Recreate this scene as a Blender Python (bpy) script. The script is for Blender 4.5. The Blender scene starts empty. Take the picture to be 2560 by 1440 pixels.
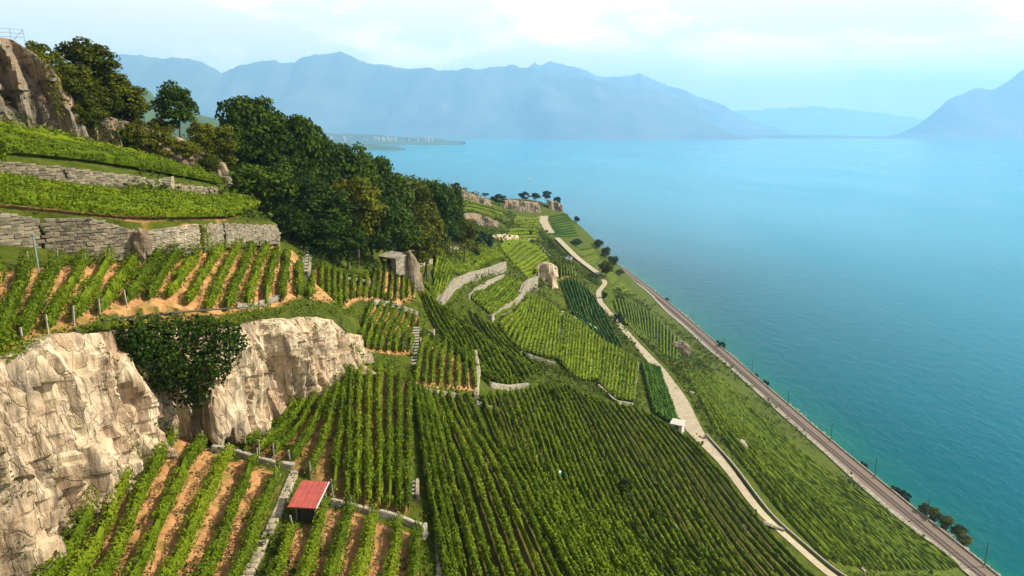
import bpy, math, random
import numpy as np
from mathutils import Vector
from mathutils.bvhtree import BVHTree

random.seed(7)
rng = np.random.default_rng(7)
S = bpy.context.scene
COL = S.collection
R = math.radians

# ------------------------------------------------------------------ camera
CAM = np.array([0.0, 0.0, 130.0])
FPX = 1707.0
TILT = R(13.0)
cam_d = bpy.data.cameras.new('camera')
cam_d.lens = FPX / 2560 * 36
cam_d.clip_start = 0.5
cam_d.clip_end = 80000
cam = bpy.data.objects.new('camera', cam_d)
cam.location = CAM
cam.rotation_euler = (R(90) - TILT, 0, 0)
COL.objects.link(cam)
S.camera = cam

# ------------------------------------------------------------------ light
SUN_EL, SUN_AZ = 39.0, 88.0           # azimuth measured from +Y towards +X
sd = bpy.data.lights.new('sun', 'SUN')
sd.energy = 5.0
sd.angle = R(0.55)
sd.color = (1.0, 0.93, 0.80)
sun = bpy.data.objects.new('sun', sd)
to_sun = Vector((math.sin(R(SUN_AZ)) * math.cos(R(SUN_EL)), math.cos(R(SUN_AZ)) * math.cos(R(SUN_EL)), math.sin(R(SUN_EL))))
sun.rotation_euler = to_sun.to_track_quat('Z', 'Y').to_euler()
COL.objects.link(sun)

W = bpy.data.worlds.new('World')
S.world = W
W.use_nodes = True
nt = W.node_tree
for n in list(nt.nodes): nt.nodes.remove(n)
N_, L_ = nt.nodes, nt.links
sky = N_.new('ShaderNodeTexSky'); sky.sky_type = 'NISHITA'; sky.sun_disc = False
sky.sun_elevation = R(SUN_EL); sky.sun_rotation = R(SUN_AZ)
sky.altitude = 500; sky.air_density = 1.0; sky.dust_density = 3.0; sky.ozone_density = 1.2
tc = N_.new('ShaderNodeTexCoord')
mp = N_.new('ShaderNodeMapping'); mp.inputs['Scale'].default_value = (1, 1, 2.6)
L_.new(tc.outputs['Generated'], mp.inputs['Vector'])
nz = N_.new('ShaderNodeTexNoise'); nz.inputs['Scale'].default_value = 4.2; nz.inputs['Detail'].default_value = 9; nz.inputs['Roughness'].default_value = 0.56
L_.new(mp.outputs['Vector'], nz.inputs['Vector'])
cr = N_.new('ShaderNodeValToRGB')
cr.color_ramp.elements[0].position = 0.48; cr.color_ramp.elements[0].color = (.50, .50, .50, 1)
cr.color_ramp.elements[1].position = 0.60; cr.color_ramp.elements[1].color = (1, 1, 1, 1)
L_.new(nz.outputs['Fac'], cr.inputs['Fac'])
mm = N_.new('ShaderNodeMath'); mm.operation = 'MULTIPLY'; mm.inputs[1].default_value = 1.0
L_.new(cr.outputs['Color'], mm.inputs[0])
mx = N_.new('ShaderNodeMixRGB'); mx.blend_type = 'MIX'
mx.inputs['Color2'].default_value = (23.5, 16.8, 10.8, 1)
sx_ = N_.new('ShaderNodeSeparateXYZ'); L_.new(tc.outputs['Generated'], sx_.inputs[0])
mr = N_.new('ShaderNodeMapRange'); mr.inputs['From Min'].default_value = .19; mr.inputs['From Max'].default_value = .36; mr.inputs['To Min'].default_value = 1.0; mr.inputs['To Max'].default_value = .12
L_.new(sx_.outputs['Z'], mr.inputs['Value'])
m3_ = N_.new('ShaderNodeMath'); m3_.operation = 'MULTIPLY'; L_.new(mm.outputs[0], m3_.inputs[0]); L_.new(mr.outputs[0], m3_.inputs[1])
mh = N_.new('ShaderNodeMapRange'); mh.inputs['From Min'].default_value = .02; mh.inputs['From Max'].default_value = .13; mh.inputs['To Min'].default_value = .40; mh.inputs['To Max'].default_value = .04
L_.new(sx_.outputs['Z'], mh.inputs['Value'])
m4_ = N_.new('ShaderNodeMath'); m4_.operation = 'ADD'; m4_.use_clamp = True; L_.new(m3_.outputs[0], m4_.inputs[0]); L_.new(mh.outputs[0], m4_.inputs[1])
L_.new(m4_.outputs[0], mx.inputs['Fac']); L_.new(sky.outputs['Color'], mx.inputs['Color1'])
bg = N_.new('ShaderNodeBackground'); bg.inputs['Strength'].default_value = 0.082
L_.new(mx.outputs['Color'], bg.inputs['Color'])
wo = N_.new('ShaderNodeOutputWorld'); L_.new(bg.outputs[0], wo.inputs['Surface'])

S.view_settings.view_transform = 'Standard'
S.view_settings.look = 'None'
S.view_settings.gamma = 1
S.view_settings.exposure = 0.88
S.view_settings.use_curve_mapping = False
S.render.engine = 'CYCLES'
S.cycles.max_bounces = 5
S.cycles.diffuse_bounces = 2
S.cycles.transmission_bounces = 2
S.cycles.volume_bounces = 1

# ------------------------------------------------------------------ helpers
def ray(u, v):
    a = (u - 1280) / FPX; b = (v - 720) / FPX
    return np.array([a, math.cos(TILT) - math.sin(TILT) * b, -(math.sin(TILT) + math.cos(TILT) * b)])
def P(u, v, t): return CAM + ray(u, v) * t
def Pz(u, v, z):
    d = ray(u, v); return CAM + d * ((z - CAM[2]) / d[2])

def tag(o, label=None, cat=None, group=None, kind=None):
    if label: o['label'] = label
    if cat: o['category'] = cat
    if group: o['group'] = group
    if kind: o['kind'] = kind
    return o
def empty(name, loc, rz=0.0):
    o = bpy.data.objects.new(name, None); o.location = loc; o.rotation_euler = (0, 0, rz)
    o.empty_display_size = .3
    COL.objects.link(o); return o
def link(name, me, parent=None, loc=None):
    o = bpy.data.objects.new(name, me); COL.objects.link(o)
    if parent is not None: o.parent = parent
    if loc is not None: o.location = loc
    return o
def np_mesh(name, V, F, mat, smooth=False, F3=None):
    """quads F (n,4), optional triangles F3"""
    me = bpy.data.meshes.new(name)
    V = np.asarray(V, dtype=np.float32)
    parts = []; sizes = []
    if F is not None and len(F): parts.append(np.asarray(F).reshape(-1)); sizes.append(np.full(len(F), 4))
    if F3 is not None and len(F3): parts.append(np.asarray(F3).reshape(-1)); sizes.append(np.full(len(F3), 3))
    loops = np.concatenate(parts).astype(np.int32); sz = np.concatenate(sizes).astype(np.int32)
    me.vertices.add(len(V)); me.vertices.foreach_set('co', V.reshape(-1))
    me.loops.add(len(loops)); me.loops.foreach_set('vertex_index', loops)
    st = np.zeros(len(sz), dtype=np.int32); st[1:] = np.cumsum(sz)[:-1]
    me.polygons.add(len(sz)); me.polygons.foreach_set('loop_start', st)
    me.polygons.foreach_set('use_smooth', np.full(len(sz), smooth))
    me.update(calc_edges=True); me.validate()
    if mat: me.materials.append(mat)
    return me

def _h(ix, iy, iz, seed):
    n = (ix * 374761393 + iy * 668265263 + iz * 2147483647 + seed * 1274126177) & 0xFFFFFFFF
    n = ((n ^ (n >> 13)) * 1274126177) & 0xFFFFFFFF
    n = ((n ^ (n >> 16)) * 2246822519) & 0xFFFFFFFF
    return ((n ^ (n >> 15)) & 0xFFFFFF) / float(0xFFFFFF)
def vnoise(x, y, z=None, seed=0):
    x = np.asarray(x, float); y = np.asarray(y, float)
    z = np.zeros_like(x) if z is None else np.asarray(z, float) + 0 * x
    ix, iy, iz = np.floor(x).astype(np.int64), np.floor(y).astype(np.int64), np.floor(z).astype(np.int64)
    fx, fy, fz = x - ix, y - iy, z - iz
    fx = fx * fx * (3 - 2 * fx); fy = fy * fy * (3 - 2 * fy); fz = fz * fz * (3 - 2 * fz)
    r = 0
    for dx in (0, 1):
        for dy in (0, 1):
            for dz in (0, 1):
                w = (fx if dx else 1 - fx) * (fy if dy else 1 - fy) * (fz if dz else 1 - fz)
                r = r + w * _h(ix + dx, iy + dy, iz + dz, seed)
    return r * 2 - 1
def fbm(x, y, z=None, seed=0, o=4):
    r = 0; a = 1; s = 0
    for k in range(o):
        f = 2 ** k
        r = r + a * vnoise(np.asarray(x) * f, np.asarray(y) * f, None if z is None else np.asarray(z) * f, seed + k)
        s += a; a *= .5
    return r / s
def cellf(ix, iy, seed=0):
    return _h(np.floor(ix).astype(np.int64), np.floor(iy).astype(np.int64), np.zeros_like(np.floor(ix)).astype(np.int64), seed)

# ------------------------------------------------------------------ materials
def new_mat(name):
    m = bpy.data.materials.new(name); m.use_nodes = True
    n = m.node_tree.nodes; b = n['Principled BSDF']; return m, m.node_tree, b
def ramp(t, fac, stops):
    r = t.nodes.new('ShaderNodeValToRGB'); e = r.color_ramp.elements
    e[0].position, e[0].color = stops[0][0], (*stops[0][1], 1)
    e[1].position, e[1].color = stops[-1][0], (*stops[-1][1], 1)
    for p, c in stops[1:-1]:
        x = e.new(p); x.color = (*c, 1)
    t.links.new(fac, r.inputs['Fac']); return r.outputs['Color']
def noise(t, scale, detail=4, rough=.55, vec=None, dist=0):
    n = t.nodes.new('ShaderNodeTexNoise'); n.inputs['Scale'].default_value = scale
    n.inputs['Detail'].default_value = detail; n.inputs['Roughness'].default_value = rough; n.inputs['Distortion'].default_value = dist
    if vec is not None: t.links.new(vec, n.inputs['Vector'])
    return n.outputs['Fac']
def position(t, scale=(1, 1, 1)):
    g = t.nodes.new('ShaderNodeNewGeometry')
    m = t.nodes.new('ShaderNodeMapping'); m.inputs['Scale'].default_value = scale
    t.links.new(g.outputs['Position'], m.inputs['Vector']); return m.outputs['Vector']
def mixc(t, fac, a, b, mode='MIX'):
    m = t.nodes.new('ShaderNodeMixRGB'); m.blend_type = mode
    for k, s in ((0, fac), (1, a), (2, b)):
        if isinstance(s, (int, float)): m.inputs[k].default_value = s
        elif isinstance(s, tuple): m.inputs[k].default_value = (*s, 1)
        else: t.links.new(s, m.inputs[k])
    return m.outputs[0]
def bump(t, b, h, strength, dist):
    n = t.nodes.new('ShaderNodeBump'); n.inputs['Strength'].default_value = strength; n.inputs['Distance'].default_value = dist
    t.links.new(h, n.inputs['Height']); t.links.new(n.outputs[0], b.inputs['Normal'])

def foliage(name, dark, mid, light, scale=.25, transl=.28, core=False):
    m, t, b = new_mat(name)
    g = t.nodes.new('ShaderNodeNewGeometry')
    pos = position(t)
    n1 = noise(t, scale, 3, .6, pos)
    mth = t.nodes.new('ShaderNodeMath'); mth.operation = 'MULTIPLY_ADD'; mth.inputs[1].default_value = .45
    a = t.nodes.new('ShaderNodeMath'); a.operation = 'MULTIPLY_ADD'; a.inputs[1].default_value = .9; a.inputs[2].default_value = -.22
    t.links.new(n1, a.inputs[0])
    t.links.new(g.outputs['Random Per Island'], mth.inputs[0]); t.links.new(a.outputs[0], mth.inputs[2])
    oi = t.nodes.new('ShaderNodeObjectInfo'); ov = t.nodes.new('ShaderNodeMath'); ov.operation = 'MULTIPLY_ADD'; ov.inputs[1].default_value = .30; ov.inputs[2].default_value = -.15
    t.links.new(oi.outputs['Random'], ov.inputs[0]); oa = t.nodes.new('ShaderNodeMath'); oa.operation = 'ADD'; t.links.new(ov.outputs[0], oa.inputs[0]); t.links.new(mth.outputs[0], oa.inputs[1])
    c = ramp(t, oa.outputs[0], [(0.05, dark), (0.45, mid), (0.9, light)])
    t.links.new(c, b.inputs['Base Color']); b.inputs['Roughness'].default_value = .65
    b.inputs['Specular IOR Level'].default_value = .06
    tr = t.nodes.new('ShaderNodeBsdfTranslucent')
    t.links.new(mixc(t, .5, c, light), tr.inputs['Color'])
    ms = t.nodes.new('ShaderNodeMixShader'); ms.inputs[0].default_value = transl
    t.links.new(b.outputs[0], ms.inputs[1]); t.links.new(tr.outputs[0], ms.inputs[2])
    t.links.new(ms.outputs[0], t.nodes['Material Output'].inputs['Surface'])
    return m
M = {}
M['vine'] = foliage('vine_leaves', (.030, .058, .003), (.098, .148, .006), (.215, .262, .010), .35)
M['vine_dark'] = foliage('vine_leaves_dark', (.018, .050, .004), (.045, .105, .008), (.10, .17, .012), .2)
M['vine_light'] = foliage('vine_leaves_light', (.065, .10, .004), (.14, .19, .007), (.23, .28, .012), .2)
M['tree'] = foliage('tree_leaves', (.004, .012, .001), (.024, .052, .003), (.10, .145, .008), .45, .14)
M['tree_olive'] = foliage('tree_leaves_olive', (.012, .020, .001), (.060, .072, .003), (.17, .175, .008), .45, .16)
M['tree_far'] = foliage('tree_leaves_far', (.008, .022, .010), (.020, .045, .018), (.035, .065, .022), .2, .12)
M['shrub'] = foliage('shrub_leaves', (.020, .040, .004), (.055, .085, .007), (.12, .15, .012), .6, .22)

def mat_post():
    m, t, b = new_mat('weathered_post'); b.inputs['Base Color'].default_value = (.34, .30, .24, 1); b.inputs['Roughness'].default_value = .85; return m
M['post'] = mat_post()
def mat_bark():
    m, t, b = new_mat('bark'); c = ramp(t, noise(t, 6, 5, .6, position(t, (1, 1, .3))), [(.3, (.03, .022, .015)), (.7, (.10, .075, .05))])
    t.links.new(c, b.inputs['Base Color']); b.inputs['Roughness'].default_value = .9; return m
M['bark'] = mat_bark()

def mat_rock(name, warm):
    m, t, b = new_mat(name)
    pos = position(t); pv = position(t, (1, 1, .35))
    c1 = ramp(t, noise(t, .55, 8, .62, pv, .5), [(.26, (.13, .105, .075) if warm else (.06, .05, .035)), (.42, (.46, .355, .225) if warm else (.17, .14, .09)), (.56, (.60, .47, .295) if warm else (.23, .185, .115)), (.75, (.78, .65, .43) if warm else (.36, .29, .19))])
    o = ramp(t, noise(t, .35, 4, .6, pos), [(.46, (0, 0, 0)), (.62, (1, 1, 1))])
    c2 = mixc(t, mixc(t, .38, (0, 0, 0), o), c1, (.42, .22, .10))
    dk = ramp(t, noise(t, 1.6, 6, .7, pv), [(.28, (0.3, .3, .31)), (.45, (1, 1, 1))])
    c3 = mixc(t, .85, c2, dk, 'MULTIPLY')
    mo = ramp(t, noise(t, .8, 6, .65, pos), [(.58, (0, 0, 0)), (.70, (1, 1, 1))])
    st = ramp(t, noise(t, 1.5, 6, .7, position(t, (1, 1, .07)), .3), [(.38, (.34, .31, .28)), (.52, (1, 1, 1))])
    c3 = mixc(t, .75, c3, st, 'MULTIPLY')
    v = t.nodes.new('ShaderNodeTexVoronoi'); v.feature = 'DISTANCE_TO_EDGE'; v.inputs['Scale'].default_value = .85
    mp_ = position(t, (1, 1, .38)); wn = t.nodes.new('ShaderNodeTexNoise'); wn.inputs['Scale'].default_value = 1.3; wn.inputs['Detail'].default_value = 5; t.links.new(mp_, wn.inputs['Vector'])
    va = t.nodes.new('ShaderNodeVectorMath'); va.operation = 'ADD'; t.links.new(mp_, va.inputs[0]); t.links.new(wn.outputs['Color'], va.inputs[1]); t.links.new(va.outputs[0], v.inputs['Vector'])
    ck = ramp(t, v.outputs['Distance'], [(0, (.35, .31, .26)), (.035, (1, 1, 1))])
    c3 = mixc(t, .28, c3, ck, 'MULTIPLY')
    c4 = mixc(t, mixc(t, .55, (0, 0, 0), mo), c3, (.10, .13, .03))
    t.links.new(c4, b.inputs['Base Color']); b.inputs['Roughness'].default_value = .92
    hgt = mixc(t, .3, noise(t, 2.2, 10, .68, pv, .3), ck); bump(t, b, hgt, 1.0, .35)
    return m
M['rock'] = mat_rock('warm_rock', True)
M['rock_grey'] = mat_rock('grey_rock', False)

def mat_stone():
    m, t, b = new_mat('wall_stone')
    oi = t.nodes.new('ShaderNodeObjectInfo')
    c = ramp(t, oi.outputs['Random'], [(0, (.12, .10, .065)), (.4, (.21, .175, .11)), (.75, (.30, .25, .16)), (1, (.22, .155, .09))])
    c = mixc(t, .6, c, ramp(t, noise(t, 5, 5, .6, position(t)), [(.3, (.45, .45, .45)), (.7, (1.1, 1.1, 1.05))]), 'MULTIPLY')
    t.links.new(c, b.inputs['Base Color']); b.inputs['Roughness'].default_value = .93
    bump(t, b, noise(t, 12, 6, .6, position(t)), .6, .04); return m
M['stone'] = mat_stone()
def mat_masonry(name, a, bb, cc, sc=2.2):
    m, t, b = new_mat(name)
    v = t.nodes.new('ShaderNodeTexVoronoi'); v.inputs['Scale'].default_value = sc; v.inputs['Randomness'].default_value = 1
    t.links.new(position(t, (1, 1, 1.7)), v.inputs['Vector'])
    c = ramp(t, v.outputs['Color'], [(0.1, a), (.5, bb), (.95, cc)])
    c = mixc(t, .8, c, ramp(t, noise(t, .5, 6, .65, position(t)), [(.3, (.55, .55, .52)), (.62, (1.1, 1.08, 1.0))]), 'MULTIPLY')
    t.links.new(c, b.inputs['Base Color']); b.inputs['Roughness'].default_value = .93
    v2 = t.nodes.new('ShaderNodeTexVoronoi'); v2.feature = 'DISTANCE_TO_EDGE'; v2.inputs['Scale'].default_value = sc
    t.links.new(position(t, (1, 1, 1.7)), v2.inputs['Vector'])
    r = ramp(t, v2.outputs['Distance'], [(0, (0, 0, 0)), (.12, (1, 1, 1))])
    bump(t, b, r, .7, .08); return m
M['masonry'] = mat_masonry('rubble_masonry', (.18, .155, .12), (.31, .27, .20), (.42, .37, .27))
M['masonry_pale'] = mat_masonry('pale_masonry', (.22, .18, .12), (.34, .285, .19), (.44, .37, .25), 1.8)
M['mortar'] = mat_masonry('dark_mortar', (.14, .12, .09), (.21, .18, .13), (.26, .23, .17), 4)

def simple(name, col, rough=.7, metal=0, var=.15, scale=3):
    m, t, b = new_mat(name)
    lo = tuple(x * (1 - var) for x in col); hi = tuple(min(1, x * (1 + var)) for x in col)
    t.links.new(ramp(t, noise(t, scale, 5, .6, position(t)), [(.3, lo), (.7, hi)]), b.inputs['Base Color'])
    b.inputs['Roughness'].default_value = rough; b.inputs['Metallic'].default_value = metal; return m
M['red_paint'] = simple('red_paint', (.36, .070, .048), .7, 0, .22, 1.6)
M['dark_wood'] = simple('dark_wood', (.035, .03, .025), .8)
M['white'] = simple('weathered_white', (.50, .47, .38), .7)
M['grey_roof'] = simple('grey_roof', (.22, .21, .22), .7)
M['concrete'] = simple('concrete', (.29, .255, .19), .85, 0, .35, 2.5)
M['path'] = simple('pale_road', (.36, .295, .19), .9, 0, .22, .8)
M['dirt'] = simple('dirt_track', (.36, .27, .15), .95, 0, .3, 2.5)
M['mast'] = simple('dark_green_steel', (.05, .08, .06), .6)
M['galv'] = simple('galvanised_steel', (.25, .30, .27), .5, .4)
M['iron'] = simple('rail_steel', (.30, .24, .20), .45, .5)
M['ballast'] = simple('ballast', (.175, .122, .080), .95, 0, .35, 3.5)
M['sleeper'] = simple('sleeper_wood', (.16, .125, .10), .9)
M['teal'] = simple('teal_plastic', (.02, .22, .25), .4)
M['soilwall'] = simple('bare_orange_soil', (.42, .20, .09), .95, 0, .25, 1.2)

# ------------------------------------------------------------------ terrain heights
def tps(pts, lam=1e-2):
    pts = np.array(pts, float); X = pts[:, :2] / 100.0; z = pts[:, 2]; n = len(X)
    r2 = ((X[:, None] - X[None]) ** 2).sum(-1)
    K = .5 * r2 * np.log(r2 + 1e-12); K[np.arange(n), np.arange(n)] = lam
    A = np.zeros((n + 3, n + 3)); A[:n, :n] = K; A[:n, n] = 1; A[:n, n + 1:] = X; A[n, :n] = 1; A[n + 1:, :n] = X.T
    w = np.linalg.solve(A, np.concatenate([z, [0, 0, 0]]))
    def f(x, y):
        q = np.stack([np.ravel(x), np.ravel(y)], 1) / 100.0; out = np.zeros(len(q))
        for i in range(0, len(q), 40000):
            qq = q[i:i + 40000]; rr = ((qq[:, None] - X[None]) ** 2).sum(-1)
            out[i:i + 40000] = (.5 * rr * np.log(rr + 1e-12)) @ w[:n] + w[n] + qq @ w[n + 1:]
        return out.reshape(np.shape(x))
    return f
def pts_px(lst): return [P(*q) for q in lst]

low = [(120, 1440, 38), (640, 1440, 42), (1200, 1440, 50), (1700, 1440, 76), (300, 1270, 44), (500, 1110, 55), (1000, 1200, 57), (690, 1060, 62),
       (860, 960, 68), (900, 920, 78), (1060, 1000, 82), (1100, 900, 100), (950, 830, 97), (1400, 1250, 78), (1400, 1000, 128), (1600, 1250, 98),
       (1600, 1100, 132), (1500, 1000, 148), (1270, 930, 130), (1230, 870, 150), (1180, 770, 170), (1400, 850, 195), (1420, 780, 235), (1290, 790, 200),
       (1100, 770, 155), (1050, 830, 122), (1000, 760, 125), (830, 680, 108), (880, 640, 125), (1000, 650, 135), (1100, 640, 165), (1250, 650, 230),
       (1380, 660, 270), (1340, 620, 300), (1200, 610, 240), (1160, 560, 300), (1250, 570, 330), (1150, 500, 340), (1240, 520, 400), (1300, 520, 470),
       (1400, 525, 515), (1440, 570, 555), (1500, 615, 600), (1462, 588, 572), (1450, 566, 580), (1418, 545, 550), (1800, 1440, 88), (1800, 1300, 118)]
LP = pts_px(low)
road_px = [(2075, 1440, 46.5), (2000, 1372, 49), (1900, 1283, 54), (1810, 1160, 58), (1745, 1090, 60), (1712, 1040, 61), (1690, 985, 61.3), (1650, 925, 61.5), (1600, 870, 61.5), (1560, 825, 61.3), (1530, 790, 61), (1500, 755, 61),
           (1495, 730, 61.5), (1515, 708, 62), (1500, 690, 63)]
ROAD = np.array([Pz(*q) for q in road_px])
ext = ROAD[0] + (ROAD[0] - ROAD[1]) / np.linalg.norm(ROAD[0] - ROAD[1]) * np.array([40, 40, 8]); ROAD = np.vstack([[ext], ROAD])
LP += [ROAD[i] for i in range(0, len(ROAD) - 2)]
LP += [Pz(1640, 800, 25), Pz(1800, 1000, 35), Pz(2000, 1200, 28), Pz(2200, 1350, 28), Pz(1700, 870, 35), Pz(1600, 740, 22)]
LP += [np.array(q, float) for q in [(-5, 10, 112), (-30, 12, 118), (60, 10, 66), (110, 10, 30), (60, -60, 66), (0, -60, 108), (-60, -60, 135),
       (-45, 108, 121), (-60, 130, 123), (-90, 180, 125), (-60, 220, 118), (-120, 260, 120), (-70, 320, 108), (-140, 380, 105), (-60, 460, 90), (-100, 560, 60), (-30, 560, 66), (-120, 120, 126), (-200, 200, 126), (-60,170,119), (-300,100,130), (-300,500,90)]]
# lower edge: top of the railway retaining wall
rail_px = [(2480, 1434), (2247, 1262), (2047, 1114), (1858, 943), (1707, 831), (1580, 692), (1545, 663)]
RAIL = np.array([Pz(u, v, 4.0) for u, v in rail_px])
e0 = RAIL[0] - (RAIL[1] - RAIL[0]) / np.linalg.norm(RAIL[1] - RAIL[0]) * 260; RAIL = np.vstack([[e0], RAIL])
e1 = RAIL[-1] + (RAIL[-1] - RAIL[-2]) / np.linalg.norm(RAIL[-1] - RAIL[-2]) * 160; e1[0] -= 25; RAIL = np.vstack([RAIL, [e1]])
_c = np.polyfit(RAIL[:, 1], RAIL[:, 0], 3)
def rail_x(y): return np.polyval(_c, y)
for yy in np.arange(-60, 700, 60): LP.append(np.array([rail_x(yy) - 8.4, yy, 8.5]))
H_low = tps(LP, 2e-3)

U1P = pts_px([(20, 920, 39), (230, 800, 49), (590, 800, 61), (820, 780, 76), (720, 780, 69), (0, 640, 55), (200, 640, 58), (450, 628, 66), (700, 592, 86), (760, 650, 90), (300, 720, 54.5), (330, 808, 50.5), (400, 808, 53), (470, 808, 55.5), (600, 690, 70), (-200, 900, 34), (-200, 640, 48)]) + [np.array([-20.5, 87, 107.5]), np.array([-50., 20, 122])]
w1 = [(-250, 515, 640, 50), (0, 523, 640, 55), (105, 545, 642, 57), (240, 545, 642, 58.5), (340, 572, 642, 60.5), (368, 577, 640, 62.5), (498, 560, 612, 67), (560, 558, 603, 73), (690, 562, 594, 86), (705, 575, 600, 87)]
w2 = [(-250, 385, 430, 60), (0, 402, 432, 68), (170, 418, 458, 72), (350, 440, 472, 79), (430, 458, 482, 84), (545, 470, 490, 94), (585, 480, 496, 99)]
c1 = [(-300, 60, 300, 62), (-120, 80, 300, 72), (0, 95, 297, 79), (60, 105, 300, 80), (130, 150, 318, 82), (160, 190, 335, 83.5), (215, 205, 355, 86), (262, 285, 372, 88.5), (330, 305, 388, 91.5), (400, 330, 402, 94), (460, 345, 416, 97), (510, 385, 438, 101), (560, 430, 458, 106)]
def wall_pts(w): return [(P(u, vt, t), P(u, vb, t)) for u, vt, vb, t in w]
W1, W2, C1 = wall_pts(w1), wall_pts(w2), wall_pts(c1)
U2P = [a for a, b in W1] + [b for a, b in W2] + pts_px([(300, 500, 68), (600, 520, 87)])
U3P = [a for a, b in W2] + [b for a, b in C1] + [P(200, 390, 79)]
CP = [a for a, b in C1] + [np.array([a[0] - 14, a[1] + 10, a[2] + .6]) for a, b in C1] + [np.array([-150., 150, 130]), np.array([-150., 60, 150])]
U1P += [np.array([x_, y_, float(H_low(np.array([x_]), np.array([y_]))[0]) + a_]) for x_, y_, a_ in ((-20.5, 88, 0), (-24, 88.7, .2), (-27.5, 89.5, 1.0), (-21, 84, .2))]
H_u1, H_u2, H_u3, H_c = tps(U1P, .02), tps(U2P, .02), tps(U3P, .02), tps(CP, .02)

def inside(poly, x, y):
    poly = np.asarray(poly); r = np.zeros(np.shape(x), bool); n = len(poly)
    for i in range(n):
        x0, y0 = poly[i]; x1, y1 = poly[(i + 1) % n]
        if y0 == y1: continue
        c = ((y0 > y) != (y1 > y)) & (x < (x1 - x0) * (y - y0) / (y1 - y0) + x0); r ^= c
    return r
def shift(line, d):
    """offset an xy polyline to its left by d"""
    line = np.asarray(line, float); T = np.gradient(line, axis=0); T /= np.linalg.norm(T, axis=1)[:, None] + 1e-9
    return line + np.stack([-T[:, 1], T[:, 0]], 1) * d
IN = .7
w1xy = shift([a[:2] for a, b in W1], IN); w2xy = shift([a[:2] for a, b in W2], IN); c1xy = shift([a[:2] for a, b in C1], IN + .3)
# main cliff: (u, v_top, v_base, t)
cm = [(-260, 1010, 1600, 29), (-120, 960, 1560, 33), (20, 920, 1500, 37.5), (75, 885, 1450, 40), (150, 838, 1380, 43), (240, 800, 1290, 46.5), (262, 808, 1225, 48.3), (330, 808, 1130, 50.5), (400, 808, 1110, 55),
      (470, 808, 1095, 58.2), (545, 808, 1100, 59), (588, 812, 1115, 57.8), (640, 800, 1085, 60), (700, 785, 1050, 63), (780, 785, 985, 67), (808, 785, 975, 68.5), (840, 790, 940, 71), (856, 830, 905, 74), (862, 830, 860, 80)]
CM = wall_pts(cm)
cmxy = shift([b[:2] for a, b in CM], IN + .2)
U1poly = list(map(tuple, cmxy)) + [(-20.5, 88), (-27.5, 89.5), (-27, 93), (-29.5, 90)] + list(map(tuple, w1xy[::-1])) + [(-90, 20)]
U2poly = list(map(tuple, w1xy)) + list(map(tuple, w2xy[::-1]))
U3poly = list(map(tuple, w2xy)) + list(map(tuple, c1xy[::-1]))
Cpoly = list(map(tuple, c1xy)) + [(-60, 128), (-330, 160), (-330, -60), (-120, -60)]
ALLpoly_left = [(-90, 20), (-330, 20), (-330, -60), (-60, -60), (-45, 20)]

xs = np.concatenate([np.arange(-320, -80, 8), np.arange(-80, -62, 2), np.arange(-62, 5, .45), np.arange(5, 80, 1.), np.arange(80, 175, 1.5)])
ys = np.concatenate([np.arange(-60, 20, 6), np.arange(20, 115, .45), np.arange(115, 260, 1.2), np.arange(260, 780, 3.2)])
GX, GY = np.meshgrid(xs, ys)
Z = H_low(GX, GY)
Z = np.where(GX < -60, np.minimum(Z, 131), Z)
Z = Z + fbm(GX * .12, GY * .12, seed=3) * .35
m1 = inside(U1poly, GX, GY); Z = np.where(m1, H_u1(GX, GY), Z)
m2 = inside(U2poly, GX, GY); Z = np.where(m2, H_u2(GX, GY), Z)
m3 = inside(U3poly, GX, GY); Z = np.where(m3, H_u3(GX, GY), Z)
m4 = inside(Cpoly, GX, GY); Z = np.where(m4, np.clip(H_c(GX, GY), 110, 155), Z)
# far end of the spur falls to the lake
fall = np.clip((GY - 585 - np.clip(GX, -80, 60) * .8) / 160, 0, 1); Z = Z - fall ** 1.5 * 110
RX = rail_x(GY); D = GX - RX
farm = GY < 720
Z = np.where((D > -7.9) & farm, np.minimum(Z, 3.6), Z)
Z = np.where((D > -7.9) & (D < 5.6) & (GY < 660), 3.6, Z)
Z = np.where(D > 5.6, np.minimum(Z, 3.6 - (D - 5.6) * 1.0), Z)
# carve the road bench
def seg_dist(px, py, line):
    best = np.full(np.shape(px), 1e9); bz = np.zeros(np.shape(px)); bs = np.zeros(np.shape(px)); s0 = 0
    for i in range(len(line) - 1):
        a, b = line[i], line[i + 1]; ab = b[:2] - a[:2]; L = (ab ** 2).sum()
        tt = np.clip(((px - a[0]) * ab[0] + (py - a[1]) * ab[1]) / L, 0, 1)
        d = np.hypot(px - a[0] - tt * ab[0], py - a[1] - tt * ab[1])
        m = d < best; best = np.where(m, d, best); bz = np.where(m, a[2] + (b[2] - a[2]) * tt, bz); bs = np.where(m, s0 + tt * math.sqrt(L), bs); s0 += math.sqrt(L)
    return best, bz, bs
def smooth_line(line, step=2.0):
    line = np.asarray(line, float); d = np.concatenate([[0], np.cumsum(np.linalg.norm(np.diff(line[:, :2], axis=0), axis=1))])
    s = np.arange(0, d[-1], step); out = np.stack([np.interp(s, d, line[:, k]) for k in range(line.shape[1])], 1)
    for _ in range(3): out[1:-1] = (out[:-2] + 2 * out[1:-1] + out[2:]) / 4
    return out
ROADS = smooth_line(ROAD)
road2 = smooth_line(np.array([Pz(1500, 690, 63), Pz(1470, 668, 65), Pz(1440, 645, 68), Pz(1415, 620, 71), Pz(1390, 595, 74)]))
road3 = smooth_line(np.array([P(1372, 570, 425), P(1362, 548, 440), P(1354, 530, 455), P(1356, 520, 470)]))
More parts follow.
